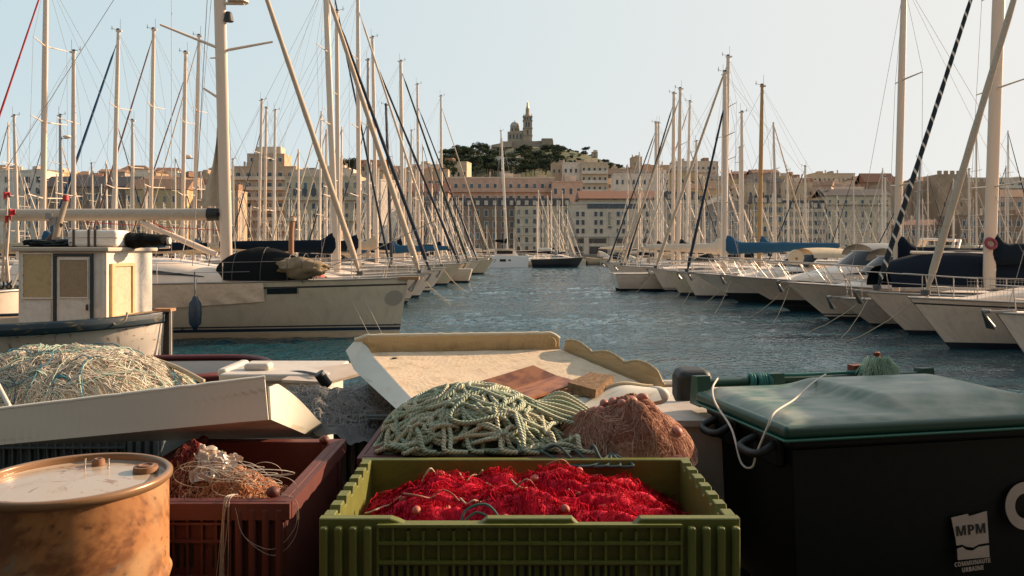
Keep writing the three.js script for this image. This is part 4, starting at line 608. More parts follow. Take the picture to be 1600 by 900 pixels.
// rows of berths: channel edges near x = -4 and x = 10, further rows behind each other
for (const [x0, d0, d1, st, flip, lab, grp] of [
  [-20, 62, 250, 4.6, 1, 'moored sailboat in the second row left of the channel, mostly mast', 'second row left of the channel'],
  [-8, 104, 150, 5.2, 0, 'moored sailboat beyond the end of the left channel row', 'beyond the left channel row'],
  [-44, 70, 262, 5, 0, 'moored sailboat in the third row left of the channel', 'third row left of the channel'],
  [-66, 92, 268, 6, 1, 'moored sailboat in the fourth row left of the channel', 'fourth row left of the channel'],
  [-92, 120, 272, 7, 0, 'moored sailboat in the farthest row at left', 'farthest row at left'],
  [27, 72, 262, 4.8, 0, 'moored sailboat in the second row right of the channel, mostly mast', 'second row right of the channel'],
  [12.5, 88, 108, 5, 1, 'moored sailboat along the far part of the right channel edge', 'far part of the right channel edge'],
  [52, 66, 262, 5, 1, 'moored sailboat in the third row right of the channel', 'third row right of the channel'],
  [76, 92, 270, 6, 0, 'moored sailboat in the fourth row right of the channel', 'fourth row right of the channel'],
  [104, 128, 272, 7, 1, 'moored sailboat in the farthest row at right', 'farthest row at right'],
]) for (let D = d0; D < d1; D += st * rr(.8, 1.2)) { const px = 800 + x0 * FOC / D; if (px < -80 || px > 1680 || (x0 > 0 && D > 108 && px + (flip ? 3.6 : -4.2) * FOC / D < 985)) continue; far(x0 + rr(-1, 1), D, flip, lab, grp); }
for (const [px, D] of [[838, 140], [846, 146], [856, 143], [874, 148], [880, 142], [864, 154], [700, 180], [708, 192], [716, 176], [724, 200], [735, 186], [745, 214], [690, 205], [858, 150], [866, 165], [872, 176], [884, 160], [890, 188], [850, 198], [878, 206], [862, 220], [783, 230], [800, 236], [757, 226]]) far(X(px, D) + 3.6, D, 0, 'moored sailboat in the cluster behind the catamaran and dark yacht', 'cluster behind the catamaran');
// pontoons that the rows are moored to
for (const [x, d0, d1, lab] of [[-17.6, 34, 260, 'long floating pontoon left of the channel, behind the sterns'], [24, 16, 262, 'long floating pontoon right of the channel, behind the sterns'], [-55, 60, 270, 'outer floating pontoon at left'], [64, 60, 270, 'outer floating pontoon at right']]) { const p = thing('pontoon', lab, 'pontoon', [x, WATER, 0]); mesh('walkway', gb().box(-.9, .35, -d1, .9, .5, -d0), M.teak, p); mesh('float', gb().box(-.8, -.3, -d1 + .2, .8, .34, -d0 - .2), M.deck, p); }

// ---------------------------------------------------------------- the large yacht on the left
const font = await new FontLoader().loadAsync('fonts/droid/droid_sans_bold.typeface.json');
function lettering(s, size, depth = .004) { const g = new TextGeometry(s, { font, size, depth, curveSegments: 5 }); g.computeBoundingBox(); return g; }
RS(61);
{
  const D = 26, b = thing('sailing_yacht', 'large grey-white yacht lying broadside at left with black dinghy cover and canvas rail cloth', 'sailboat', [X(637, D), WATER + .02, -D]);
  const L = 15.5, B = 4.3, fb0 = 1.88, fb1 = 1.7, pos = b.position, loc = (px, py, d) => P(px, py, d).sub(pos);
  const hm = std([.56, .49, .38], .3, { map: grime1 });
  const f = hullParts(b, { L, B, fb0, fb1, oh: .28, stripes: [[.2, .1], [.34, .045]] }, { hull: hm, stripe: M.navy, sheerStripe: M.dgrey, bottom: M.gelC, toe: M.mastG });
  const side = (t, v, off = .01) => { const p = f(t, v, off); return V(p.x, p.y, p.z); };
  const patch = (t0, t1, v0, v1, off) => gb().grid((s, k) => side(lerp(t0, t1, s), lerp(v0, v1, k), off), 10, 4, 1, 1);
  mesh('hull_window', patch(.213, .27, .82, .90, .014), M.glass, b); mesh('window_frame', gb().tube([[.211, .815], [.211, .905], [.272, .905], [.272, .815]].map(a => side(a[0], a[1], .012)), .014, 5, true), M.dgrey, b);
  { const g = gb(), pts = []; for (let i = 0; i < 20; i++) { const A = i / 20 * 6.283; pts.push(side(.022 + Math.cos(A) * .018, .72 + Math.sin(A) * .11, .012)); } g.fan(pts, true); mesh('bow_badge', g, std([.3, .27, .22], .5, { side: THREE.DoubleSide }), b); }
  for (const t of [.012, .44]) mesh('skin_fitting', new THREE.SphereGeometry(.035, 8, 6).translate(...side(t, .34, .01).toArray()), M.dgrey, b);
  // coachroof with long dark window
  const cf = cabinParts(b, f, { L, a: .2, e: .78, h: .82, w: .74, nose: .6, wins: [[.34, .95, .04, .17]], taper: .1 }, { cabin: M.gelW });
  // canvas weather cloth laced along the rail, hanging down over the topsides
  const cloth = std([.80, .64, .50], .92, { map: grime2, side: THREE.DoubleSide });
  mesh('weather_cloth', gb().grid((s, k) => { const t = lerp(.275, .6, s), v = lerp(.985, lerp(.72, .60, s), k), p = side(t, v, .06 + .02 * Math.sin(s * 40 + k * 5) * k + .012 * nz(s * 22, k * 6)); return V(p.x, p.y, p.z); }, 60, 10, 4, 1), cloth, b);
  const railY = fb1 + .72;
  { // stanchions, wires, pulpit
    railParts(b, f, { L, pul: .11, nst: 7 });
    anchorPart(b, { fb0: fb0 - .05 }, M.steel); mesh('bow_roller', gb().box(-.5, fb0 - .06, -.14, .38, fb0 + .04, .14), M.teak, b); }
  // mast, radar, spreaders
  const mx = X(354, D) - pos.x, top = Y(-250, D) - WATER; const dk = 2.35;
  const at = rigParts(b, { mx, top, lean: X(337, D) - X(354, D), r: .145, dk, sp: 0, L, hb: 2, fb0, fb1, sb: 1.55, gr: .105, stayTop: top - .3, boom: 0, wr: .011 }, { mast: M.mast, genoa: tanRoll });
  const mast = b.children.find(o => o.name === 'mast');
  for (const [ax, ay, bx, by, dz, r] of [[351, 79, 259, 44, 2.1, .05], [351, 79, 420, 60, -2.1, .05], [346, 156, 322, 140, 1.2, .045], [347, 90, 330, 92, .5, .03]]) mesh('spreader', gb().bar(loc(ax, ay, D), loc(bx, by, D).add(V(0, 0, dz * .2)), r, 6, r * .7), M.mast, mast);
  { const p = loc(372, 4, D); mesh('radar_dome', new THREE.CylinderGeometry(.3, .33, .22, 16).translate(p.x, p.y + .12, 0), M.gelW, mast); mesh('radar_bracket', gb().box(p.x - .4, p.y - .06, -.08, p.x + .2, p.y - .0, .08), M.mast, mast); const q = loc(358, 27, D); mesh('deck_lamp', new THREE.CylinderGeometry(.1, .16, .3, 10).translate(q.x, q.y, .05), M.black, mast); }
  // sail cloth gathered at the foot of the mast
  mesh('furled_mainsail', gb().grid((s, k) => { const y = lerp(Y(200, D), Y(322, D), k) - pos.y, w = lerp(.03, .72, k ** 1.6) * s; return V(at(y).x - .16 - w, y, .06 * Math.sin(s * 9 + k * 3) + .03 * nz(s * 5, k * 9)); }, 14, 20, 1, 3), std([.50, .41, .31], .9, { map: grime2, side: THREE.DoubleSide }), b);
  // boom and kicker
  const p0 = loc(338, 335, D), p1 = loc(-40, 336, D); const bo = mesh('boom', gb().tube([p0, p0.clone().lerp(p1, .5), p1], .195, 14), std([.45, .38, .30], .5, { map: grime2 }), b);
  mesh('boom_end', new THREE.CylinderGeometry(.215, .2, .34, 12).rotateZ(Math.PI / 2).translate(p0.x - .1, p0.y, 0), M.black, bo); mesh('gooseneck', gb().bar(V(p0.x, p0.y, 0), V(mx, p0.y, 0), .07, 6), M.black, bo);
  mesh('kicker', gb().bar(loc(222, 348, D), loc(338, 398, D), .1, 8), M.mast, b);
  for (const [a, c, r, m] of [[[130, 347, D], [345, 360, D], .012, M.red], [[235, 345, D], [338, 402, D], .016, M.red], [[268, 0, 26], [268, 440, 25.2], .011, M.canvasW], [[300, 330, 26], [275, 440, 25.2], .012, M.canvasW], [[303, 325, 26], [330, 0, 26], .008, M.wire]]) mesh('line', gb().bar(loc(...a), loc(...c), r, 4), m, b);
  for (const [a, c] of [[[505, 420, 26.5], [680, 345, 30]], [[330, 395, 26], [318, 445, 25]]]) mesh('rope', gb().tube([loc(...a), loc((a[0] + c[0]) / 2, (a[1] + c[1]) / 2 + 4, (a[2] + c[2]) / 2), loc(...c)], .016, 4), M.wireD, b);
  for (const [px, d] of [[531, 25.9], [552, 26.0]]) mesh('mooring_line', gb().bar(loc(px, 432, d), loc(px + 48, 528, d - .9), .012, 4), M.canvasW, b);
  const q = loc(305, 489, 23.6); fenderPart(b, q.x, q.y, q.z, M.navy, 1.35); mesh('fender_strap', gb().bar(V(q.x, q.y + .5, q.z), loc(304, 425, 24), .02, 4), M.wireD, b);
  // dinghy under a black cover, and a tan sail bag in front of it
  const base = f(.33, 1).y + .3;
  const dg = thing('covered_dinghy', 'dinghy under a taut black cover on the foredeck of the large yacht', 'dinghy', [X(412, 25.3), WATER + base, -25.4]);
  mesh('cover', gb().grid((s, k) => { const A = k * Math.PI, w = Math.pow(Math.sin(cl(s * .93 + .05) * Math.PI), .42), n = .03 * nz(s * 9, k * 7, 3); return V(lerp(-1.45, 1.45, s), -.22 + Math.sin(A) * (1.02 * w * (s > .5 ? 1 - .12 * (s - .5) : 1) + n), Math.cos(A) * (.78 * w + n)); }, 30, 16, 2, 1), M.canvasK, dg);
  for (const s of [-.8, .1, .9]) mesh('strap', gb().tube(Array.from({ length: 13 }, (_, i) => { const A = i / 12 * Math.PI; return V(s, -.22 + Math.sin(A) * 1.03 * Math.pow(Math.sin(((s + 1.45) / 2.9 * .93 + .05) * Math.PI), .42), Math.cos(A) * .8 * Math.pow(Math.sin(((s + 1.45) / 2.9 * .93 + .05) * Math.PI), .42)); }), .014, 4), M.dgrey, dg);
  const sb = thing('sail_bag', 'crumpled tan sail bag lashed beside the black dinghy cover', 'sail bag', [X(470, 24.9), WATER + base - .15, -25]);
  mesh('bag', gb().grid((s, k) => { const A = k * Math.PI * 2, B2 = s * Math.PI, r = 1 + .3 * nz(s * 5, Math.cos(A) * 2, Math.sin(A) * 2) + .12 * nz(s * 14, k * 15), q = Math.pow(Math.sin(B2), .55); return V(-Math.cos(B2) * .75 * r, .3 + q * Math.sin(A) * .42 * r * (1 - .45 * s), q * Math.cos(A) * .4 * r); }, 26, 20, 1, 1), std([.24, .18, .11], .9, { map: grime2 }), sb);
  for (const x of [-.35, .1, .45]) mesh('lashing', gb().tube(Array.from({ length: 16 }, (_, i) => { const A = i / 16 * 6.283, w = Math.sqrt(1 - (x / .9) ** 2); return V(x + .04 * Math.sin(A), .3 + Math.sin(A) * .44 * w * 1.05, Math.cos(A) * .42 * w * 1.05); }), .013, 4, true), M.wireD, sb);
}
// ---------------------------------------------------------------- fishing boat with wheelhouse
const paintW = std([.74, .69, .62], .55, { map: rep(texGrime, .9), roughnessMap: texRough, bumpMap: texFine, bumpScale: .001 });
{
  const D = 14.4, b = thing('fishing_boat', 'small white wooden fishing boat with square wheelhouse and dark blue gunwale', 'fishing boat', [X(262, D), WATER, -D]);
  const pos = b.position, loc = (px, py, d) => P(px, py, d).sub(pos), L = 8.2, B = 3.0, o = { L, B, fb0: 1.68, fb1: 1.42, oh: .12, kind: 'barge' };
  const hullT = tex(512, (u, v) => { const k = tf(u, v * .5, 16), s = tf(u * .3, v, 40, 3, 4); return mixc(mixc([.62, .54, .46], [.30, .24, .18], sm(.1, .42, k)), [.22, .12, .06], sm(.24, .4, s)); }, { rep: [.5, .5] });
  const f = hullParts(b, o, { hull: std([.95, .95, .95], .6, { map: hullT }), bottom: M.navy, deck: M.teak, toe: M.navy });
  const side = (t, v, off) => { const p = f(t, v, off); return V(p.x, p.y, p.z); };
  const gunT = tex(256, (u, v) => mixc([.012, .028, .04], [.16, .12, .05], sm(.12, .4, tf(u, v, 18))), { rep: [.7, .7] });
  const gm = std([1, 1, 1], .55, { map: gunT });
  for (const s of [1, -1]) mesh('gunwale', gb().grid((i, k) => { const t = Math.pow(i, 1.4), p = f(t, 1, .05), A = k * Math.PI * 2; return V(p.x, p.y - .07 + Math.sin(A) * .10, s * (p.z + Math.cos(A) * .045)); }, 24, 8, 4, 1), gm, b);
  mesh('stem_post', gb().box(-.04, -.4, -.08, .06, o.fb0 + .02, .08), std([.05, .04, .032], .8, { map: grime2 }), b); mesh('stem_board', gb().box(-.2, .2, .115, -.07, o.fb0 - .05, .16), paintW, b);
  mesh('stem_cap', gb().box(-.2, o.fb0 + .025, -.12, .1, o.fb0 + .075, .12), std([.38, .2, .1], .8), b); mesh('hanging_line', gb().bar(V(.1, o.fb0 + .05, .1), V(.12, .2, .14), .014, 5), M.canvasW, b);
  // wheelhouse, axis aligned with the hull
  const x0 = X(29, 13.5) - pos.x, x1 = X(165.5, 13.5) - pos.x, z0 = D - 13.5, z1 = D - 15.23, y0 = Y(524, 13.5) - pos.y, y1 = Y(393, 13.5) - pos.y;
  const wh = mesh('wheelhouse', gb().box(x0, y0, z1, x1, y1, z0), paintW, b);
  const lx = px => X(px, 13.5) - pos.x, ly = py => Y(py, 13.5) - pos.y;
  mesh('roof', rbox(x1 - x0 + .16, .07, z0 - z1 + .16, .02).translate((x0 + x1) / 2, y1 + .036, (z0 + z1) / 2), std([.50, .43, .35], .7, { map: grime2 }), wh);
  const ply = std([.50, .38, .21], .35, { map: rep(texGrime, 2) });
  const frame = (name, m, ax, bx, ay, by, w, d) => { const g = gb(); g.box(lx(ax), ly(by), z0 + .002, lx(ax) + w, ly(ay), z0 + d).box(lx(bx) - w, ly(by), z0 + .002, lx(bx), ly(ay), z0 + d).box(lx(ax) + w, ly(ay) - w, z0 + .002, lx(bx) - w, ly(ay), z0 + d).box(lx(ax) + w, ly(by), z0 + .002, lx(bx) - w, ly(by) + w, z0 + d); return mesh(name, g, m, wh); };
  const w1 = frame('window_frame', paintW, 35, 84, 395, 467, .025, .03); mesh('clouded_pane', gb().box(lx(37.5), ly(464.8), z0 + .003, lx(81.5), ly(397.2), z0 + .014), ply, w1);
  for (let i = 0; i < 9; i++) mesh('rivet', gb().cbox(lx(38 + (i % 2) * 43.5), ly(400 + Math.floor(i / 2) * 15), z0 + .034, .012, .012, .006), M.dgrey, w1);
  mesh('panel', gb().box(lx(38), ly(517), z0 + .002, lx(80), ly(471), z0 + .012), paintW, wh);
  const dm = std([.02, .035, .04], .5); const df = mesh('door_frame', gb().box(lx(85), ly(521), z0 + .002, lx(89.5), ly(396), z0 + .045).box(lx(142.5), ly(514), z0 + .002, lx(146.5), ly(396), z0 + .045).box(lx(89.5), ly(400.5), z0 + .002, lx(142.5), ly(396), z0 + .045), dm, wh);
  const door = mesh('door', gb().box(lx(90), ly(515), z0 + .002, lx(142), ly(401), z0 + .025), paintW, wh); mesh('door_window', gb().box(lx(95), ly(464), z0 + .026, lx(138.5), ly(406), z0 + .034), std([.34, .26, .17], .2, { map: rep(texGrime, 3) }), door); { const g = gb(); g.box(lx(93.5), ly(466), z0 + .026, lx(95), ly(404), z0 + .045).box(lx(138.5), ly(466), z0 + .026, lx(140), ly(404), z0 + .045).box(lx(95), ly(406), z0 + .026, lx(138.5), ly(404), z0 + .045).box(lx(95), ly(466), z0 + .026, lx(138.5), ly(464), z0 + .045); mesh('glazing_bead', g, paintW, door); } mesh('latch', gb().cbox(lx(138), ly(480), z0 + .045, .02, .1, .04), M.dgrey, door);
  // side window on the sunlit end
  const sw = gb(), zz = [lerp(z0, z1, .07), lerp(z0, z1, .55)]; sw.box(x1 + .002, ly(500), zz[0], x1 + .05, ly(412), zz[0] - .09).box(x1 + .002, ly(500), zz[1] + .09, x1 + .05, ly(412), zz[1]).box(x1 + .002, ly(417), zz[0] - .09, x1 + .05, ly(412), zz[1] + .09).box(x1 + .002, ly(500), zz[0] - .09, x1 + .05, ly(495), zz[1] + .09);
  const se = mesh('window_frame', sw, std([.60, .42, .22], .6, { map: grime2 }), wh); mesh('clouded_pane', gb().box(x1 + .003, ly(495), zz[1] + .09, x1 + .02, ly(417), zz[0] - .09), std([.60, .50, .36], .25, { map: rep(texGrime, 2) }), se);
  mesh('corner_trim', gb().box(x1 - .06, y0, z0 + .002, x1 + .02, y1, z0 + .02), paintW, wh);
  mesh('hose', gb().tube(cat([loc(172, 500, 13.4), loc(182, 508, 13.3), loc(195, 500, 13.3), loc(199, 488, 13.3)], 14), .018, 6), M.canvas, b);
  mesh('porthole_plug', new THREE.CylinderGeometry(.035, .035, .03, 10).rotateX(Math.PI / 2).translate(...side(.14, .72, .02).toArray()), M.dgrey, b);
  // gear lying on the wheelhouse roof
  const ry = pos.y + y1 + .07; const wx = px => X(px, 13.9);
  const lr = thing('life_raft_canister', 'white ribbed plastic raft canister strapped on the wheelhouse roof', 'life raft', [wx(146), ry, -14.1]);
  mesh('canister', rbox(.86, .3, .52, .06, 3).translate(0, .155, 0), std([.76, .72, .66], .5, { map: grime2 }), lr); mesh('seam', rbox(.875, .02, .535, .01).translate(0, .17, 0), std([.5, .45, .4], .6), lr);
  for (const x of [-.31, -.05, .06]) mesh('strap', gb().box(x - .02, .0, -.268, x + .02, .312, -.262).box(x - .02, .306, -.262, x + .02, .312, .262).box(x - .02, .0, .262, x + .02, .312, .268), M.dgrey, lr);
  const tp = thing('tarpaulin_bundle', 'black tarpaulin roll at the right end of the wheelhouse roof', 'tarpaulin', [wx(215), ry, -14.3]);
  mesh('tarp', gb().grid((s, k) => { const A = k * 6.283, r = .15 * (1 + .25 * nz(s * 6, Math.cos(A) * 2, Math.sin(A) * 2)) * (s < .04 || s > .96 ? .45 : 1); return V(lerp(-.35, .36, s), .13 + Math.sin(A) * r * lerp(1, .6, s), Math.cos(A) * r * 1.4); }, 18, 14, 1, 1), M.canvasK, tp); mesh('roll_end', new THREE.CylinderGeometry(.06, .06, .05, 12).rotateZ(Math.PI / 2).translate(.38, .12, .02), M.gelW, tp);
  const jn = thing('rope_and_net_heap', 'dark heap of rope and net at the left of the wheelhouse roof', 'rope heap', [wx(72), ry, -14.1]); { const g = gb(); for (let i = 0; i < 40; i++) { const a = R() * 6, r = rr(.1, .4); g.tube(cat(Array.from({ length: 6 }, (_, j) => V(rr(-.42, .5), rr(.02, .13), rr(-.3, .3))), 16), .012, 4); } mesh('rope', g, std([.02, .03, .035], .9), jn); mesh('plank', gb().box(-.5, .0, -.34, .55, .02, .34), M.black, jn); }
  // crutch pole leaning over the roof
  const cp = thing('boom_crutch', 'weathered pole with red tip and blocks leaning above the wheelhouse roof', 'pole', [wx(86), ry, -14.0]); const lp = (px, py) => P(px, py, 14).sub(cp.position); mesh('pole', gb().tube([lp(84, 386), lp(92, 350), lp(103, 314)], t => lerp(.07, .045, t), 8), std([.42, .34, .26], .7, { map: grime2 }), cp); mesh('cross_pole', gb().bar(lp(68, 384), lp(97, 349), .05, 7, .04), std([.14, .1, .08], .8), cp); mesh('red_tip', new THREE.CylinderGeometry(.045, .06, .1, 8).translate(...lp(103, 309).toArray()), M.red, cp); mesh('blocks', gb().cbox(lp(85, 345).x, lp(85, 345).y, .02, .12, .14, .08).cbox(lp(79, 338).x, lp(79, 338).y, .05, .09, .1, .07), std([.3, .28, .26], .6), cp);
}
{ // registered boat at the left edge
  const D = 17.5, b = thing('registered_boat', 'white boat with black registration number at the left picture edge', 'fishing boat', [X(52, D), WATER, -D]);
  const f = hullParts(b, { L: 7, B: 2.6, fb0: 1.95, fb1: 1.6, oh: .35, kind: 'barge' }, { hull: M.gelW, bottom: M.navy, stripe: M.navy, deck: M.deck });
  const t = lettering('808 2', .2), p = f(.13, .88, .02); const m = mesh('registration_number', t, M.black, b); const q = P(-5, 451, D - 1.05).sub(b.position); m.position.set(q.x, q.y, f(.1, .8).z - .02); m.rotation.y = .0; m.position.z = f(.3, .85, .0).z + .05;
  mesh('pulpit', gb().tube(cat([V(-.9, 1.95, .7), V(-.6, 2.5, .6), V(-.1, 2.55, 0), V(-.6, 2.5, -.6), V(-.9, 1.95, -.7)], 16), .025, 5), M.steel, b);
  const fl = thing('flag_pole_cluster', 'pale net marker poles with small red flags at the left edge', 'flag poles', [X(8, 16), Y(440, 16), -16]); const lp = (px, py) => P(px, py, 16).sub(fl.position);
  for (const [ax, bx, ty] of [[3, 12, 305], [8, 16, 325], [14, 6, 350]]) { mesh('pole', gb().bar(lp(ax, 440), lp(bx, ty), .028, 6, .018), std([.52, .44, .35], .7), fl); }
  for (const [px, py] of [[6, 300], [14, 327], [8, 337]]) mesh('flag', gb().grid((s, k) => { const q = lp(px + 11 * s, py + 14 * k * (1 - .6 * s)); return V(q.x, q.y, .05 * Math.sin(s * 7)); }, 6, 4, 1, 1), std([.45, .03, .04], .8, { side: THREE.DoubleSide }), fl);
}

{ // varnished samson post and red gear seen above the large yacht's foredeck, on the sloop moored behind
  const D = 38, t = thing('wooden_mast_stump', 'short brown varnished post with rope lashing behind the tan sail bag', 'post', [X(455, D), WATER + 1.3, -D]), lp = (px, py) => P(px, py, D).sub(t.position);
  mesh('post', gb().tube([V(0, 0, 0), lp(455, 365), lp(457, 338)], .13, 8), std([.30, .13, .055], .55), t); mesh('lashing', gb().tube(Array.from({ length: 24 }, (_, i) => lp(457, 341 + i * .2).add(V(Math.cos(i) * .16, 0, Math.sin(i) * .16))), .025, 4), M.canvasW, t);
  const r = thing('red_cover', 'faded red cover lying on deck behind the tan sail bag', 'cover', [X(484, D), WATER + 1.35, -D]); mesh('cloth', gb().grid((s, k) => { const A = k * Math.PI; return V(lerp(-.75, .75, s), Math.sin(A) * (.42 + .12 * nz(s * 6, k * 4)) * Math.pow(Math.sin(cl(s * .9 + .05) * 3.14), .4), Math.cos(A) * .5); }, 20, 10, 1, 1), std([.5, .13, .1], .9, { map: grime2 }), r); mesh('cord', gb().tube(Array.from({ length: 10 }, (_, i) => V(.05 * Math.sin(i), Math.sin(i / 9 * 3.14) * .47, Math.cos(i / 9 * 3.14) * .53)), .015, 4), M.wireD, r);
}

// ---------------------------------------------------------------- things on the quay in front
RS(71);
const rustT = tex(1024, (u, v) => { const a = tf(u, v, 7, 5), b = tf(u, v, 30, 4, 5), c = tf(u, v, 4, 3, 9); let k = mixc([.40, .18, .065], [.20, .075, .026], sm(-.2, .3, a + .5 * b)); k = mixc(k, [.46, .28, .14], sm(.0, .34, c) * .7); k = mixc(k, [.26, .29, .27], sm(.16, .34, tf(u, v, 5, 4, 21)) * sm(-.1, .25, b) * .75); return mixc(k, [.10, .05, .025], sm(.22, .42, b) * .7); });
const fibreCanvas = (() => { const c = document.createElement('canvas'); c.width = c.height = 1024; const x = c.getContext('2d'); x.fillStyle = 'rgb(216,194,166)'; x.fillRect(0, 0, 1024, 1024); for (let i = 0; i < 9000; i++) { const a = rr(0, 3.14), l = rr(6, 34), p = rr(0, 1024), q = rr(0, 1024), k = rr(-38, 34); x.strokeStyle = `rgba(${212 + k},${190 + k * .98},${160 + k * .9},.55)`; x.lineWidth = rr(.8, 2.4); x.beginPath(); x.moveTo(p, q); x.lineTo(p + Math.cos(a) * l, q + Math.sin(a) * l); x.stroke(); } for (let i = 0; i < 260; i++) { x.fillStyle = `rgba(${pick(['120,84,44', '214,196,164', '148,120,80'])},${rr(.05, .16)})`; x.beginPath(); x.ellipse(rr(0, 1024), rr(0, 1024), rr(8, 60), rr(5, 30), rr(0, 3), 0, 7); x.fill(); } const t = new THREE.CanvasTexture(c); t.colorSpace = THREE.SRGBColorSpace; t.wrapS = t.wrapT = THREE.RepeatWrapping; t.repeat.set(1.1, 1.1); return t; })();
const fibreM = std([1, 1, 1], .75, { map: fibreCanvas, bumpMap: texFine, bumpScale: .003, side: THREE.DoubleSide });
const gelT = tex(512, (u, v) => { const k = .9 + .2 * tf(u, v, 6), s = sm(.2, .4, tf(u * .4, v, 24, 3, 6)); return mixc([.78 * k, .74 * k, .64 * k], [.46, .36, .22], s * .5); }, { rep: [.9, .9] });
const gelOut = std([1, 1, 1], .5, { map: gelT, side: THREE.DoubleSide });

// rusty drum on a small pallet
{
  const d = thing('steel_drum', 'rusty steel drum with dusty recessed lid in the lower left corner', 'drum', [-1.231, .09, -2.25]), R0 = .252, H = .878;
  const pr = [[.001, 0], [R0 - .01, 0], [R0, .012], [R0, .02]]; const body = []; const add = (r, y) => body.push(new THREE.Vector2(r, y));
  add(R0 - .012, .0); add(R0 + .004, .004); add(R0 + .004, .018); add(R0 - .006, .028); for (let i = 0; i <= 60; i++) { const y = .03 + i / 60 * (H - .06); const h1 = Math.exp(-(((y - .29) / .012) ** 2)), h2 = Math.exp(-(((y - .585) / .012) ** 2)); add(R0 - .006 + .009 * (h1 + h2), y); } add(R0 - .006, H - .026);
  const g = new THREE.LatheGeometry(body, 72); { const u = g.attributes.uv; for (let i = 0; i < u.count; i++) u.setXY(i, u.getX(i) * 2, u.getY(i) * 1.1); }
  mesh('drum_body', g, std([1, 1, 1], .62, { map: rustT, bumpMap: texRough, bumpScale: .002, metalness: .1 }), d);
  const rim = new THREE.LatheGeometry([[R0 - .016, H - .02], [R0 - .016, H - .004], [R0 - .011, H], [R0 - .002, H], [R0 + .004, H - .006], [R0 + .004, H - .018], [R0 - .006, H - .027]].map(a => new THREE.Vector2(...a)), 72);
  mesh('chime', rim, std([.30, .17, .09], .55, { metalness: .2, map: grime2, roughnessMap: texRough }), d);
  const lidT = tex(512, (u, v) => { const a = tf(u, v, 5), b = tf(u, v, 26, 4, 3); return mixc(mixc([.43, .345, .265], [.36, .23, .14], sm(.02, .3, a)), [.27, .13, .06], sm(.16, .36, b)); });
  mesh('lid', new THREE.LatheGeometry([[.001, H - .016], [R0 - .06, H - .018], [R0 - .04, H - .023], [R0 - .02, H - .024], [R0 - .016, H - .02]].map(a => new THREE.Vector2(...a)), 60), std([1, 1, 1], .34, { map: lidT, roughnessMap: texRough }), d);
  for (const [x, z, r] of [[.155, -.10, .034], [-.02, -.17, .018]]) { const m = mesh('bung', new THREE.CylinderGeometry(r, r * 1.06, .016, 14).translate(x, H - .009, z), std([.25, .12, .06], .6), d); mesh('bung_recess', new THREE.TorusGeometry(r * .6, .004, 6, 16).rotateX(Math.PI / 2).translate(x, H - .001, z), std([.16, .08, .05], .6), m); }
  for (const x of [.03, -.04]) mesh('wire_stub', gb().bar(V(x, H - .02, -.13), V(x + .002, H + .012, -.13), .0025, 5), M.steel, d);
  const p = thing('pallet', 'low wooden pallet under the rusty drum', 'pallet', [-1.231, 0, -2.25]); for (let i = 0; i < 5; i++) mesh('board', gb().box(-.3, .07, -.29 + i * .12, .3, .088, -.19 + i * .12), M.teak, p); for (const x of [-.25, 0, .25]) mesh('bearer', gb().box(x - .04, .0, -.29, x + .04, .068, .29), M.teak, p);
}
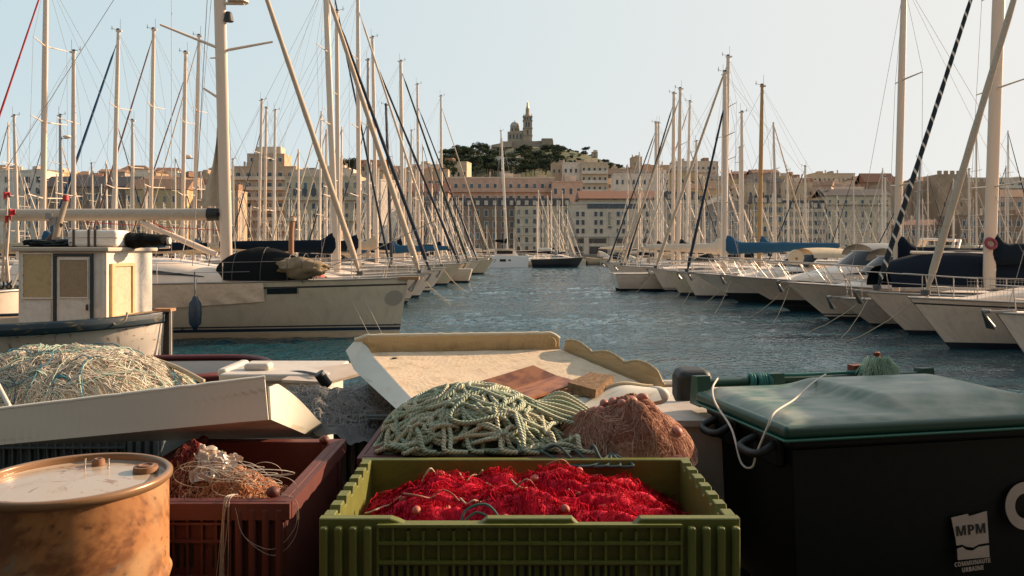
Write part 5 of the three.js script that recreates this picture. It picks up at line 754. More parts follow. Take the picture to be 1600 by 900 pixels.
// plastic box crates
function crate(o, mat, label) {
  const { x0, x1, z0, z1, h } = o, c = thing('plastic_crate', label, 'crate', [(x0 + x1) / 2, 0, (z0 + z1) / 2]), w = x1 - x0, d = z1 - z0, t = .035, pw = o.post ?? .17;
  const prof = o.prof ?? (() => 0);
  const wall = (len, profile) => { const s = new THREE.Shape(); s.moveTo(-len / 2, .1); s.lineTo(len / 2, .1); const n = 60; for (let i = 0; i <= n; i++) { const u = 1 - i / n; s.lineTo(-len / 2 + u * len, h + profile(u)); } s.closePath(); return new THREE.ExtrudeGeometry(s, { depth: t - .006, bevelEnabled: true, bevelSize: .003, bevelThickness: .003, bevelSegments: 1 }); };
  const side = (name, len, px, pz, ry, pf, ribs) => {
    const m = mesh(name, wall(len, pf), mat, c); m.position.set(px, 0, pz); m.rotation.y = ry;
    if (!ribs) return m;
    const n = Math.round((len - 2 * pw) / .0435), gw = (len - 2 * pw) / n; const z = t - .003;
    for (let i = 0; i <= n; i++) mesh('rib', gb().box(-.0035, .14, z, .0035, h - .012 + Math.min(0, pf((i * gw + pw) / len)), z + .014).geo().translate(-len / 2 + pw + i * gw, 0, 0), mat, m);
    for (const y of [h - .012, h - .062, h - .118, h - .23, h - .40, h - .58]) if (y > .15) mesh('rib', gb().box(-len / 2 + pw, y - .005, z, len / 2 - pw, y + .003, z + .018), mat, m);
    for (let k = 0; k < 2; k++) for (let i = 0; i < 4; i++) mesh('post_rib', rbox(.024, h - .17, .026, .008).translate((k ? 1 : -1) * (len / 2 - .014 - i * .0425), (h + .14) / 2, z + .012), mat, m);
    for (let i = 0; i < n * 2; i++) { if ((i % 9) > 6) continue; mesh('slot', gb().box(-len / 2 + pw + (i + .28) * gw / 2, h - .205, z + .001, -len / 2 + pw + (i + .62) * gw / 2, h - .135, z + .003), M.black, m); }
    return m;
  };
  side('front_wall', w, 0, d / 2 - t + .003, 0, prof, 1); side('back_wall', w, 0, -d / 2 + t - .003, Math.PI, o.profB ?? prof, 0);
  const ps = o.profS ?? (() => 0); side('side_wall', d - 2 * t - .004, -w / 2 + t - .003, 0, -Math.PI / 2, ps, 0); side('side_wall', d - 2 * t - .004, w / 2 - t + .003, 0, Math.PI / 2, ps, 0);
  mesh('floor', gb().box(-w / 2 + .01, .1, -d / 2 + .01, w / 2 - .01, .13, d / 2 - .01), mat, c);
  for (const sx of [-1, 1]) for (const sz of [-1, 1]) mesh('foot', rbox(.16, .098, .16, .01).translate(sx * (w / 2 - .09), .05, sz * (d / 2 - .09)), mat, c);
  if (o.knobs) for (const sx of [-1, 1]) for (const sz of [-1, 1]) { mesh('corner_post', rbox(.07, h - .1, .07, .012).translate(sx * (w / 2 - .03), h / 2 + .052, sz * (d / 2 - .03)), mat, c); mesh('stacking_knob', new THREE.SphereGeometry(.022, 12, 8).scale(1, .85, 1).translate(sx * (w / 2 - .055), h + .016, sz * (d / 2 - .055)), mat, c); }
  if (o.lip) { const g = gb(); g.box(-w / 2 - .02, h - .05, d / 2 + .002, w / 2 + .02, h + .002, d / 2 + .022).box(-w / 2 - .02, h - .05, -d / 2 - .022, w / 2 + .02, h + .002, -d / 2 - .002).box(-w / 2 - .022, h - .05, -d / 2, -w / 2 - .002, h + .002, d / 2).box(w / 2 + .002, h - .05, -d / 2, w / 2 + .022, h + .002, d / 2); mesh('rim', g, mat, c); }
  return c;
}
const plT = tex(512, (u, v) => { const k = .86 + .25 * tf(u, v, 9) + .15 * tf(u, v, 50, 3, 4); return [k, k, k * .97]; }, { rep: [2, 2] });
const limeM = std([.15, .16, .03], .5, { map: plT, bumpMap: texFine, bumpScale: .0006 }), brickM = std([.12, .028, .022], .6, { map: plT }), greyM = std([.10, .12, .13], .55, { map: plT });
const notch = (a, b, d, e = .012) => u => -d * sm(a - e, a, u) * (1 - sm(b, b + e, u));
const n1 = notch(.19, .385, .016), n2 = notch(.615, .75, .02);
crate({ x0: -.559, x1: .662, z0: -3.02, z1: -2.33, h: .815, prof: u => n1(u) + n2(u), profB: () => 0, profS: u => (u * 6.5 % 1 < .55 ? 0 : -.022) }, limeM, 'large lime green plastic crate in front, holding the bright red net');
crate({ x0: -1.33, x1: -.72, z0: -3.36, z1: -2.54, h: .80, knobs: 1, lip: 1 }, brickM, 'brick red plastic crate beside the drum, holding orange net');
crate({ x0: -.575, x1: .64, z0: -3.74, z1: -3.09, h: .80, knobs: 1, lip: 1 }, brickM, 'brick red plastic crate behind the lime one, under the rope and pink net');
crate({ x0: -.86, x1: .3, z0: -4.56, z1: -3.86, h: .80 }, greyM, 'grey plastic crate under the fibreglass tray');
crate({ x0: -2.95, x1: -1.75, z0: -4.75, z1: -3.98, h: .74 }, greyM, 'low grey plastic crate under the pale net heap');

// --- nets and ropes -------------------------------------------------------
function fuzz(g, n, hf, reg, len, wd, cols, up = .5) {            // short fibres standing in a pile
  for (let i = 0; i < n; i++) {
    const x = rr(reg[0], reg[1]), z = rr(reg[2], reg[3]), y = hf(x, z); if (y < -5) continue; g.col = pick(cols);
    const a = nz(x * 6, z * 6, 2) * 6 + rr(-1.1, 1.1), l = len * rr(.5, 1.3), dx = Math.cos(a), dz = Math.sin(a), w = wd * rr(.6, 1.3), px = -dz * w, pz = dx * w, u1 = rr(.2, 1) * up;
    const p0 = V(x, y - .006, z), p1 = V(x + dx * l * .5, y + l * u1, z + dz * l * .5), p2 = V(x + dx * l, y + l * u1 * rr(-.2, .9), z + dz * l), k = g.k;
    for (const [p, s] of [[p0, 1], [p1, .8], [p2, .25]]) { g.vtx(p.x + px * s, p.y, p.z + pz * s, -dx * .3, .9, -dz * .3, 0, 0); g.vtx(p.x - px * s, p.y, p.z - pz * s, -dx * .3, .9, -dz * .3, 0, 0); }
    g.i.push(k, k + 1, k + 3, k, k + 3, k + 2, k + 2, k + 3, k + 5, k + 2, k + 5, k + 4);
  } return g;
}
function strands(g, n, hf, start, steps, st, r, cols, o = {}) {   // long twine following the surface of a pile
  for (let i = 0; i < n; i++) {
    let [x, z, a] = start(i); g.col = pick(cols); const pts = [], off = rr(0, o.lift ?? .02), fr = o.fr ?? 5, ph = R() * 30;
    for (let k = 0; k < steps; k++) { const y = hf(x, z); if (y < -5) break; pts.push(V(x, y + off + (o.amp ?? .012) * nz(k * .5, ph), z)); a += (o.turn ?? .5) * nz(x * fr, z * fr, ph * (o.own ?? .04)) + (o.curl ?? 0) * (R() - .5); x += Math.cos(a) * st; z += Math.sin(a) * st; }
    if (pts.length > 3) g.tube(pts, r * rr(.7, 1.3), o.sides ?? 3);
  } return g;
}
const vc = (rough = .85) => new THREE.MeshPhysicalMaterial({ color: 0xffffff, vertexColors: true, roughness: rough, side: THREE.DoubleSide });
const netM = vc(.85); netM.transmission = .22; netM.thickness = 0; netM.specularIntensity = .05;
const padM = (c) => std(c, .95, { side: THREE.DoubleSide });
// red net in the lime crate
{
  const n = thing('red_fishing_net', 'bright crimson fuzzy fishing net heaped in the lime green crate', 'fishing net', [0, 0, 0]);
  const x0 = -.52, x1 = .62, z0 = -2.985, z1 = -2.37;
  const hf = (x, z) => { if (x < x0 || x > x1 || z < z0 || z > z1) return -9; const u = (x - x0) / (x1 - x0), v = (z1 - z) / (z1 - z0); const env = Math.pow(cl(Math.sin(u * Math.PI) * 1.45), .55) * (.35 + .65 * sm(0, .42, v)) * (1 - .5 * sm(.85, 1, v)) * (1 - .3 * sm(.8, .97, u)); const zz = z + .05 * nz(x * 4, z * 3, 9); return .655 + .135 * env + .075 * env * nz(x * 4.1 + zz * 3, zz * 10, 4) + .03 * nz(x * 9, zz * 19, 1) + .014 * nz(x * 26, z * 34, 3); };
  mesh('net_body', gb().grid((s, t) => { const x = lerp(x0 + .002, x1 - .002, s), z = lerp(z1 - .002, z0 + .002, t); return V(x, hf(x, z) - .012, z); }, 110, 70, 1, 1), padM([.80, .018, .06]), n);
  const g = gb(); g.col = [1, 1, 1]; const vcR = vc(.8), reds = [[.78, .016, .055], [.85, .03, .075], [.68, .012, .045], [.8, .04, .06], [.5, .008, .03]];
  fuzz(g, 26000, hf, [x0 + .01, x1 - .02, z0 + .01, z1 - .01], .013, .0008, reds, .9);
  strands(g, 160, hf, i => [rr(x0, x1), rr(z0, z1), rr(-.5, .5) + (i % 2 ? Math.PI : 0)], 46, .011, .0011, reds, { turn: .9, lift: .012 });
  mesh('net_twine', g, netM, n);
  for (let i = 0; i < 12; i++) { const r = gb(); r.col = [1, 1, 1]; const x = rr(-.45, .5), z = rr(-2.9, -2.42), a = rr(-.6, .6), l = rr(.03, .11); r.col = pick([[.42, .28, .17], [.34, .14, .1], [.5, .4, .28]]); const pts = Array.from({ length: 7 }, (_, k) => { const t = k / 6 - .5, xx = x + Math.cos(a) * l * t * 2, zz = z + Math.sin(a) * l * t * 2 + .03 * Math.sin(k); return V(xx, Math.max(.68, hf(cl(xx, x0 + .01, x1 - .01), cl(zz, z0 + .01, z1 - .01))) + .012 + .012 * Math.sin(k * 1.1), zz); }); r.tube(cat(pts, 20), .0034, 6); mesh('head_rope', r, vcR, n); }
  for (const [x, z] of [[-.12, -2.62], [-.21, -2.58], [.02, -2.66], [.17, -2.56], [-.3, -2.52], [.3, -2.62], [-.02, -2.5], [.08, -2.8], [-.36, -2.66], [-.25, -2.8], [.24, -2.86], [.1, -2.47]]) mesh('float', new THREE.SphereGeometry(.014, 12, 8).scale(1.35, 1, 1).rotateY(rr(0, 3)).translate(x, hf(x, z) + .006, z), std([.42, .10, .07], .6), n);
  const tq = gb(); for (let i = 0; i < 5; i++) { const c = V(-.1 + rr(-.05, .05), 0, -2.46 + rr(-.03, .03)); tq.tube(cat(Array.from({ length: 8 }, (_, k) => { const A = k / 8 * 6.283 + i; const x = c.x + Math.cos(A) * rr(.05, .075), z = c.z + Math.sin(A) * .03; return V(x, hf(x, z) + .016 + .006 * i * .5, z); }), 40, true), .004, 6, true); } mesh('teal_line', tq, std([.06, .15, .13], .8), n);
}
// pale green rope coils
{
  const n = thing('rope_pile', 'heap of pale green laid rope coiled loosely on the back red crate', 'rope', [0, 0, 0]);
  const hf = (x, z) => { const u = (x + .17) / .40, v = (z + 3.37) / .30, d = Math.sqrt(u * u + v * v); return .79 + .2 * Math.pow(Math.max(0, 1 - Math.pow(d, 1.8)), .8); };
  const ropeT = tex(128, (u, v) => { const s = Math.abs(((u * 1 + v) * 3 % 1 + 1) % 1 - .5) * 2, k = .62 + .42 * s; return mixc([.44 * k, .45 * k, .36 * k], [.70 * k, .67 * k, .57 * k], .5 + .9 * tf(u, v, 14)); }, { rep: [22, 1] }), ropeB = tex(64, (u, v) => Math.abs(((u + v) * 3 % 1 + 1) % 1 - .5) * 2, { srgb: false, rep: [22, 1] });
  const ms = [[.92, 1, .88], [.66, .8, .68], [1.0, .98, .82]].map(c => std(c, .85, { map: ropeT, bumpMap: ropeB, bumpScale: .004 }));
  const gs = [gb(), gb(), gb()], gs2 = [gb(), gb(), gb()];
  for (let i = 0; i < 74; i++) {
    const cx = -.17 + rr(-.25, .27), cz = -3.36 + rr(-.13, .15), ra = rr(.07, .19), rb = rr(.045, .12), ph = rr(0, 6), tl = rr(-.5, .5), lift = i / 74 * .04, pts = [];
    const N = 11; for (let k = 0; k < N; k++) { const A = ph + k / N * 6.283 * rr(.98, 1.02), q = 1 + .18 * nz(k * .9, i * 3.3), lx = Math.cos(A) * ra * q, lz = Math.sin(A) * rb * q, x = cx + lx * Math.cos(tl) - lz * Math.sin(tl), z = cl(cz + lx * Math.sin(tl) + lz * Math.cos(tl), -3.66, -3.06); let y = hf(x, z) + lift + .012 + .012 * nz(i * 2.1, k * 1.3); if (z > -3.12) y -= (z + 3.12) * .5; pts.push(V(cl(x, -.555, .27), Math.max(y, .80), z)); }
    gs[i % 3].tube(cat(pts, 54, true), rr(.0078, .0102), 7, true, i);
  }
  for (let i = 0; i < 9; i++) { const x = -.42 + i * .075 + rr(-.04, .04); gs[(i + 1) % 3].tube(cat([V(x + rr(-.05, .05), hf(x, -3.3) + .04, -3.34), V(x + .03, hf(x, -3.18) + .05, -3.19), V(x + .05, .87 + rr(0, .02), -3.11), V(x + .06 + rr(-.03, .03), .835, -3.06), V(x + .12, .828, -3.055 + rr(-.0, .01))], 24),   .0092, 7, false, i); }
  for (let i = 0; i < 7; i++) { const z = -3.3 - i * .035; gs[i % 3].tube(cat([V(.1, hf(.1, z) + .05, z), V(.2, .9 + .012 * i, z - .01), V(.29, .875 + .01 * i, z), V(.36 + .01 * i, .84, z + .02)], 22), .0092, 7, false, i); }
  gs.forEach((g, i) => mesh('rope', g, ms[i], n));
  for (let i = 0; i < 44; i++) { const cx = rr(-.46, .2), cz = rr(-3.24, -3.1), ra = rr(.04, .1), rb = rr(.03, .06), ph = rr(0, 6), pts = []; for (let k = 0; k < 9; k++) { const A = ph + k / 9 * 6.283, x = cl(cx + Math.cos(A) * ra, -.55, .26), z = cz + Math.sin(A) * rb * .5; pts.push(V(x, Math.max(.815, hf(x, Math.min(z, -3.1)) + .01 + .03 * Math.sin(A + i) + rr(0, .015)), Math.min(z, -3.055))); } gs2[i % 3].tube(cat(pts, 46, true), rr(.0078, .01), 7, true, i); }
  gs2.forEach((g, i) => mesh('rope', g, ms[i], n));
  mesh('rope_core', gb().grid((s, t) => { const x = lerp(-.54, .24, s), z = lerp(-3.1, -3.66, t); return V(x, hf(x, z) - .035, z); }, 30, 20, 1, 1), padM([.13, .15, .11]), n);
}
// pink net heap
{
  const n = thing('pink_fishing_net', 'salmon pink fishing net heap with floats at the right of the back crate', 'fishing net', [0, 0, 0]);
  const hf = (x, z) => { const u = (x - .46) / .31, v = (z + 3.34) / .30, d = Math.sqrt(u * u + v * v); if (d > 1.0) return -9; const e = Math.pow(1 - Math.pow(d, 2.1), .62); const rid = nz((x - .46) * 9 - (z + 3.3) * 5, (z + 3.3) * 4, 2), pk = .05 * Math.exp(-(((x - .5) / .1) ** 2)) ; return .735 + (.2 + pk) * e + .05 * e * rid + .016 * nz(x * 22, z * 22, 5) * e + .028 * e * Math.abs(nz(x * 13, z * 13, 8)); };
  mesh('net_body', gb().grid((s, t) => { const A = s * 6.283, q = t * .995, x = .46 + Math.cos(A) * .31 * q, z = -3.34 + Math.sin(A) * .30 * q; return V(x, hf(x, z) - .01, z); }, 70, 36, 1, 1), padM([.52, .28, .195]), n);
  const g = gb(); g.col = [1, 1, 1]; const cols = [[.56, .31, .22], [.64, .39, .28], [.46, .23, .16], [.68, .45, .34], [.42, .19, .13]];
  strands(g, 1300, hf, i => { const A = R() * 6.283, q = Math.sqrt(R()) * .5; return [.48 + Math.cos(A) * .31 * q, -3.34 + Math.sin(A) * .3 * q, A + rr(-.7, .7)]; }, 30, .011, .0015, cols, { turn: .7, lift: .012, fr: 9, amp: .008 });
  // diamond meshes across the folds
  for (let i = 0; i < 42; i++) { g.col = cols[i % 5]; for (const s of [1, -1]) { const pts = []; for (let k = 0; k < 40; k++) { const x = .3 + i * .012 + s * (k - 20) * .0042, z = -3.12 - k * .0105, y = hf(x, z); if (y > 0) pts.push(V(x, y + .006 + .004 * nz(k, i), z)); } if (pts.length > 3) g.tube(pts, .0013, 3); } }
  fuzz(g, 3500, hf, [.16, .76, -3.63, -3.05], .014, .0008, cols, .8);
  mesh('net_twine', g, netM, n);
  for (const [px, py, D, r] of [[930, 648, 3.3, .02], [944, 643, 3.34, .019], [958, 640, 3.3, .022], [985, 632, 3.32, .024], [1004, 634, 3.36, .02], [1058, 676, 3.22, .022], [938, 655, 3.26, .018], [972, 650, 3.24, .018]]) { const x = X(px, D), z = -D, y = Math.max(hf(x, z), .8); mesh('float', new THREE.SphereGeometry(r, 14, 10).scale(1.3, 1, 1).rotateY(rr(0, 3)).translate(x, y + r * .6, z), std([.40, .15, .11], .6, { map: grime2 }), n); }
}
// teal rope trailing behind the red net
{ const n = thing('teal_rope', 'thin dark teal rope looped between the red and pink nets', 'rope', [0, 0, 0]); const g = gb(); for (let i = 0; i < 4; i++) g.tube(cat([V(-.0 + i * .1, .82, -3.06), V(.1 + i * .07, .835 + .02 * (i % 2), -3.05), V(.2 + i * .05, .80, -2.99), V(.3 + i * .05, .80, -2.97), V(.38, .825, -3.05)], 30), .006, 6); mesh('rope', g, std([.05, .09, .09], .85), n); }
// orange net and nylon in the left red crate
{
  const n = thing('orange_fishing_net', 'orange and maroon net tangled with clear nylon in the left red crate', 'fishing net', [0, 0, 0]);
  const x0 = -1.29, x1 = -.76, z0 = -3.32, z1 = -2.58;
  const hf = (x, z) => { if (x < x0 || x > x1 || z < z0 || z > z1) return -9; return .71 + .13 * Math.exp(-(((x + .93) / .15) ** 2) - (((z + 2.72) / .13) ** 2)) + .19 * Math.exp(-(((x + 1.13) / .10) ** 2) - (((z + 2.80) / .13) ** 2)) + .022 * nz(x * 16, z * 16, 2) + .012 * nz(x * 40, z * 40, 3) - .12 * sm(-2.85, -3.1, z); };
  mesh('net_body', gb().grid((s, t) => { const x = lerp(x0 + .001, x1 - .001, s), z = lerp(z1 - .001, z0 + .001, t); return V(x, hf(x, z) - .008, z); }, 60, 70, 1, 1), padM([.46, .19, .1]), n);
  const g = gb(); g.col = [1, 1, 1]; const or = [[.68, .32, .17], [.74, .42, .25], [.6, .25, .12]], mr = [[.30, .06, .05], [.38, .09, .07], [.22, .04, .04]];
  strands(g, 700, hf, () => [rr(-1.06, -.78), rr(-2.9, -2.59), rr(0, 6.28)], 34, .009, .0013, or, { turn: 1.2, lift: .014, fr: 14 });
  strands(g, 500, hf, () => [rr(-1.27, -1.05), rr(-3.0, -2.66), rr(0, 6.28)], 34, .009, .0013, mr, { turn: 1.2, lift: .014, fr: 14 });
  fuzz(g, 7000, hf, [-1.07, -.78, -2.9, -2.59], .014, .0008, or, .8); fuzz(g, 5000, hf, [-1.27, -1.05, -3, -2.64], .014, .0008, mr, .8);
  mesh('net_twine', g, netM, n);
  const ny = gb(); for (let i = 0; i < 22; i++) { const c = V(rr(-1.02, -.74), .84 + rr(-.02, .05), rr(-2.66, -2.56)); const pts = []; const ra = rr(.03, .09), rb = rr(.01, .045), t = rr(-.4, .4); for (let k = 0; k < 9; k++) { const A = k / 9 * 6.283; pts.push(V(c.x + Math.cos(A) * ra, Math.max(.80, c.y + Math.sin(A) * rb + .2 * t * Math.cos(A) * ra), c.z + Math.sin(A + t) * .03)); } ny.tube(cat(pts, 30, true), .0009, 3, true); }
  for (let i = 0; i < 8; i++) { const x = -.885 + rr(-.02, .025); ny.tube(cat([V(x, .82, -2.56), V(x - .01, .815, -2.515), V(x - .02 + rr(-.01, .01), .72, -2.512), V(x - .03 + rr(-.015, .015), .55 - rr(0, .12), -2.51)], 18), .0011, 3); }
  for (let i = 0; i < 2; i++) ny.tube(cat([V(-.75, .81, -2.6), V(-.70 + .01 * i, .79, -2.57), V(-.69, .72 - .03 * i, -2.55), V(-.75, .66 - .02 * i, -2.515), V(-.84, .70, -2.512), V(-.87, .79, -2.515)], 30), .0009, 3);
  mesh('nylon_line', ny, std([.66, .58, .48], .35, { transmission: .25, thickness: 0 }), n);
  mesh('plastic_wrap', gb().grid((s, t) => V(-1.07 + s * .13 + .03 * nz(s * 5, t * 6), .83 + .09 * Math.sin(t * 2.4) * (1 - .4 * s) + .035 * nz(s * 7, t * 9, 3), -2.66 - t * .13 + .03 * nz(s * 6, t * 4, 7)), 22, 22, 1, 1), std([.62, .50, .40], .25, { transmission: .35, thickness: 0, side: THREE.DoubleSide }), n);
}
// pale net heap far left
{
  const n = thing('pale_fishing_net', 'big heap of cream, mint and blue net twine at the left', 'fishing net', [0, 0, 0]), cx = -2.42, cz = -4.35;
  const hf = (x, z) => { const u = (x - cx) / .78, v = (z - cz) / .42, d = Math.sqrt(u * u + v * v); if (d > 1) return -9; return .72 + .33 * Math.pow(1 - Math.pow(d, 2.2), .75) + .03 * nz(x * 6 + z * 5, z * 6, 3) + .016 * nz(x * 18, z * 18, 1); };
  mesh('net_body', gb().grid((s, t) => { const A = s * 6.283, q = t * .99, x = cx + Math.cos(A) * .78 * q, z = cz + Math.sin(A) * .42 * q; return V(x, hf(x, z) - .012, z); }, 70, 30, 1, 1), padM([.72, .62, .49]), n);
  const g = gb(); g.col = [1, 1, 1]; const pale = [[.76, .66, .52], [.82, .74, .62], [.68, .58, .46], [.66, .66, .54], [.58, .47, .37]], mint = [[.36, .52, .42], [.45, .58, .46], [.28, .44, .38]], blue = [[.03, .14, .22], [.05, .2, .26], [.02, .08, .14]];
  const st = () => { const A = R() * 6.283, q = Math.sqrt(R()) * .85; return [cx + Math.cos(A) * .78 * q, cz + Math.sin(A) * .42 * q, rr(-.22, .22) + .35 * Math.sin(A) + (R() < .5 ? Math.PI : 0) + .3 * nz(A, q * 4)]; };
  strands(g, 1050, hf, st, 50, .022, .0021, pale, { turn: .3, lift: .022, fr: 3.2, own: .012, amp: .016 });
  strands(g, 55, hf, st, 44, .022, .0024, mint, { turn: .6, lift: .036, fr: 3.2, own: .02, amp: .016 });
  strands(g, 16, hf, st, 40, .022, .003, blue, { turn: .7, lift: .04, fr: 3.2, own: .02, amp: .016 });
  fuzz(g, 3000, hf, [cx - .76, cx + .76, cz - .4, cz + .4], .03, .0011, pale, .7);
  for (const [px, py, r, c] of [[98, 600, .06, blue[1]], [62, 590, .05, mint[0]]]) for (let i = 0; i < 3; i++) { g.col = c; const p = P(px, py, 4.1); g.tube(cat(Array.from({ length: 8 }, (_, k) => { const A = k / 8 * 6.283; return V(p.x + Math.cos(A) * r * rr(.85, 1.1), p.y + Math.sin(A) * r * .75 * rr(.85, 1.1), p.z + .03 - .008 * i); }), 30, true), .004, 4, true); }
  mesh('net_twine', g, vc(.8), n);
}
// ---------------------------------------------------------------- fibreglass trays
function jag(pts, n, f) { return cat(pts, n).map((p, i) => p.add(V(0, f(i / n), 0))); }
function plate(g, top, bot, nrm, th) { // wall strip between two rails with thickness along nrm
  const n = top.length; for (let i = 0; i < n - 1; i++) { const a = bot[i], b = bot[i + 1], c = top[i + 1], d = top[i], o = nrm; const A = a.clone().add(o.clone().multiplyScalar(th)), B = b.clone().add(o.clone().multiplyScalar(th)), Cc = c.clone().add(o.clone().multiplyScalar(th)), Dd = d.clone().add(o.clone().multiplyScalar(th)); g.quad(A, B, Cc, Dd).quad(b, a, d, c).quad(d, Dd, Cc, c).quad(a, b, B, A); if (!i) g.quad(a, A, Dd, d); if (i === n - 2) g.quad(b, c, Cc, B); } return g; }
{
  const t = thing('fibreglass_tray', 'broken cream fibreglass tray with scalloped torn edges, tilted over the crates', 'tray', [0, 0, 0]);
  const BL = P(573, 551, 4.42), BR = P(876, 546, 4.5), FR = P(1018, 606, 3.78), FL = P(664, 650, 3.5), bil = (s, q) => BL.clone().lerp(BR, s).lerp(FL.clone().lerp(FR, s), q);
  mesh('floor', gb().grid((s, q) => { const p = bil(s, q); p.y += -.012 * Math.sin(s * 3.14) * Math.sin(q * 3.14) + .003 * nz(s * 9, q * 9); return p; }, 40, 30, 1.06, 1.0), fibreM, t);
  mesh('underside', gb().grid((s, q) => { const p = bil(s, 1 - q); p.y -= .022; return p; }, 8, 8, 1, 1), gelOut, t);
  // left wall, seen from outside
  { const topL = cat([P(556, 530, 4.47), P(571, 541, 4.42), bil(0, .12).add(V(0, .014, 0)), bil(0, .35).add(V(0, .012, 0)), bil(0, .6).add(V(0, .01, 0)), FL.clone().add(V(0, .012, 0))], 24), bot = topL.map((p, i) => { const q = i / 24, o = P(lerp(540, 643, q), lerp(548, 661, q) + 18 * sm(0, .14, q) * (1 - q), lerp(4.4, 3.46, q)); return o; }); mesh('side_wall', plate(gb(), topL, bot, V(.9, .1, .3).normalize(), .007), gelOut, t);
    const end = cat([P(573, 551, 4.42), P(556, 532, 4.46), P(543, 541, 4.4), P(541, 569, 4.36)], 10); }
  // back wall with frayed fibre edge
  { const a = P(553, 552, 4.44), b = P(874, 547, 4.52); const n = 46, bot = [], top = []; for (let i = 0; i <= n; i++) { const q = i / n, p = a.clone().lerp(b, q); bot.push(p); top.push(p.clone().add(V(0, .092 - .02 * sm(.06, 0, q) - .03 * sm(.96, 1, q) + .004 * nz(i * .7, 3), -.012))); } mesh('back_wall', plate(gb(), top, bot, V(0, 0, -1), .02), std([.9, .8, .58], .85, { map: fibreCanvas, bumpMap: texFine, bumpScale: .004 }), t);
    const lipG = gb().tube(top.map(p => p.clone().add(V(0, 0, -.008))), q => .012 + .003 * nz(q * 40, 5), 7); mesh('rolled_edge', lipG, std([.66, .58, .44], .85, { map: grime2 }), t);
    const fr = gb(); for (let i = 0; i < 90; i++) { const q = R(), p = a.clone().lerp(b, q); const y0 = rr(.0, .03), l = rr(.025, .06); fr.tube([p.clone().add(V(0, y0, .002)), p.clone().add(V(rr(-.004, .004), y0 + l * .5, .004)), p.clone().add(V(rr(-.006, .006), y0 + l, .0))], .0016, 3); } mesh('frayed_fibres', fr, std([.6, .46, .26], .8), t).userData.kind = 'stuff'; }
  // right wall, torn in scallops
  { const a = P(880, 546, 4.5), b = P(1032, 606, 3.8), n = 60, bot = [], top = []; for (let i = 0; i <= n; i++) { const q = i / n, p = a.clone().lerp(b, q), sc = .035 + .03 * Math.abs(Math.sin(q * 9.2 + .4)) + .02 * sm(.3, .9, q) + .005 * nz(i * .6, 8) - .045 * sm(.93, 1, q); bot.push(p.clone().add(V(0, -.02, 0))); top.push(p.clone().add(V(.012, sc, 0))); } mesh('torn_wall', plate(gb(), top, bot, V(.8, 0, -.5).normalize(), .016), std([.78, .66, .46], .85, { map: fibreCanvas, bumpMap: texFine, bumpScale: .004 }), t);
    mesh('rolled_edge', gb().tube(top.map(p => p.clone().add(V(.006, 0, -.004))), q => .009 + .003 * nz(q * 30, 2), 6), std([.42, .32, .18], .85, { map: grime2 }), t); }
  // front lip, sloping toward the camera
  { const n = 40; mesh('front_lip', gb().grid((s, q) => { const a = P(lerp(664, 1020, s), lerp(650, 607, s), lerp(3.5, 3.77, s)), w = .035 * sm(.55, .9, s) * 0, b2 = P(lerp(690, 1034, s), lerp(666, 625, s) + 10 * Math.sin(s * 3.14), lerp(3.3, 3.66, s)); const p = a.lerp(b2, q); p.y += .02 * Math.sin(q * 3.14) + .03 * Math.exp(-(((s - .86) / .1) ** 2)) * (1 - q) * 1.2; return p; }, n, 8, 1.1, .25), gelOut, t);
    mesh('lip_edge', gb().tube(Array.from({ length: n + 1 }, (_, i) => { const s = i / n; return P(lerp(664, 1020, s), lerp(650, 607, s), lerp(3.5, 3.77, s)).add(V(0, .006 + .036 * Math.exp(-(((s - .86) / .1) ** 2)), 0)); }), .008, 6), std([.6, .5, .34], .85, { map: grime2 }), t);
    mesh('curled_corner', new THREE.SphereGeometry(.055, 14, 10).scale(1.1, .8, .5).translate(...P(1026, 618, 3.74).toArray()), gelOut, t); }
  { const p = bil(.11, .12); mesh('drain_hole', new THREE.CylinderGeometry(.014, .014, .004, 14).translate(p.x, p.y + .001, p.z), M.black, t); }
  // rusty folded plate and the wooden block lying on it
  const on = (px, py) => { let D = 3.9; for (let i = 0; i < 20; i++) { const s = cl((X(px, D) + .5) / 1.2); const q = cl((4.45 - D) / .85), y = bil(s, q).y + .004; D = (EYE - y) * FOC / (py - HOR); } return P(px, py, D); };
  const rp = thing('rusty_plate', 'bent rusty orange steel plate lying on the fibreglass tray', 'plate', [0, 0, 0]); const c = [on(748, 606), on(833, 580), on(906, 602), on(829, 630)]; const m0 = c[0].clone().lerp(c[3], .5).add(V(0, -.0, 0)), m1 = c[1].clone().lerp(c[2], .5).add(V(0, .014, 0));
  c[0].y += .03; c[1].y += .03; c[3].y += .022; c[2].y += .016; m0.y += .012; const rm = std([1, 1, 1], .42, { map: tex(256, (u, v) => mixc([.42, .15, .05], [.19, .055, .02], sm(-.25, .3, tf(u, v, 9))), { rep: [1.5, 1.5] }), bumpMap: texRough, bumpScale: .002 }), th = V(0, -.009, 0);
  for (const [a, b, d, e, nm] of [[c[0], m0, m1, c[1], 'left_leaf'], [m0, c[3], c[2], m1, 'right_leaf']]) mesh(nm, gb().prism([a, b, d, e], [a, b, d, e].map(p => p.clone().add(th)).map(p => p)), rm, rp);
  const wb = thing('wooden_block', 'rough dark brown wooden offcut beside the rusty plate', 'wood block', [0, 0, 0]); const w = [on(886, 612), on(922, 594), on(960, 600), on(930, 622)]; const wt = tex(256, (u, v) => mixc([.24, .14, .07], [.15, .085, .04], sm(-.3, .4, tf(u, v, 16))), { rep: [2, 2] });
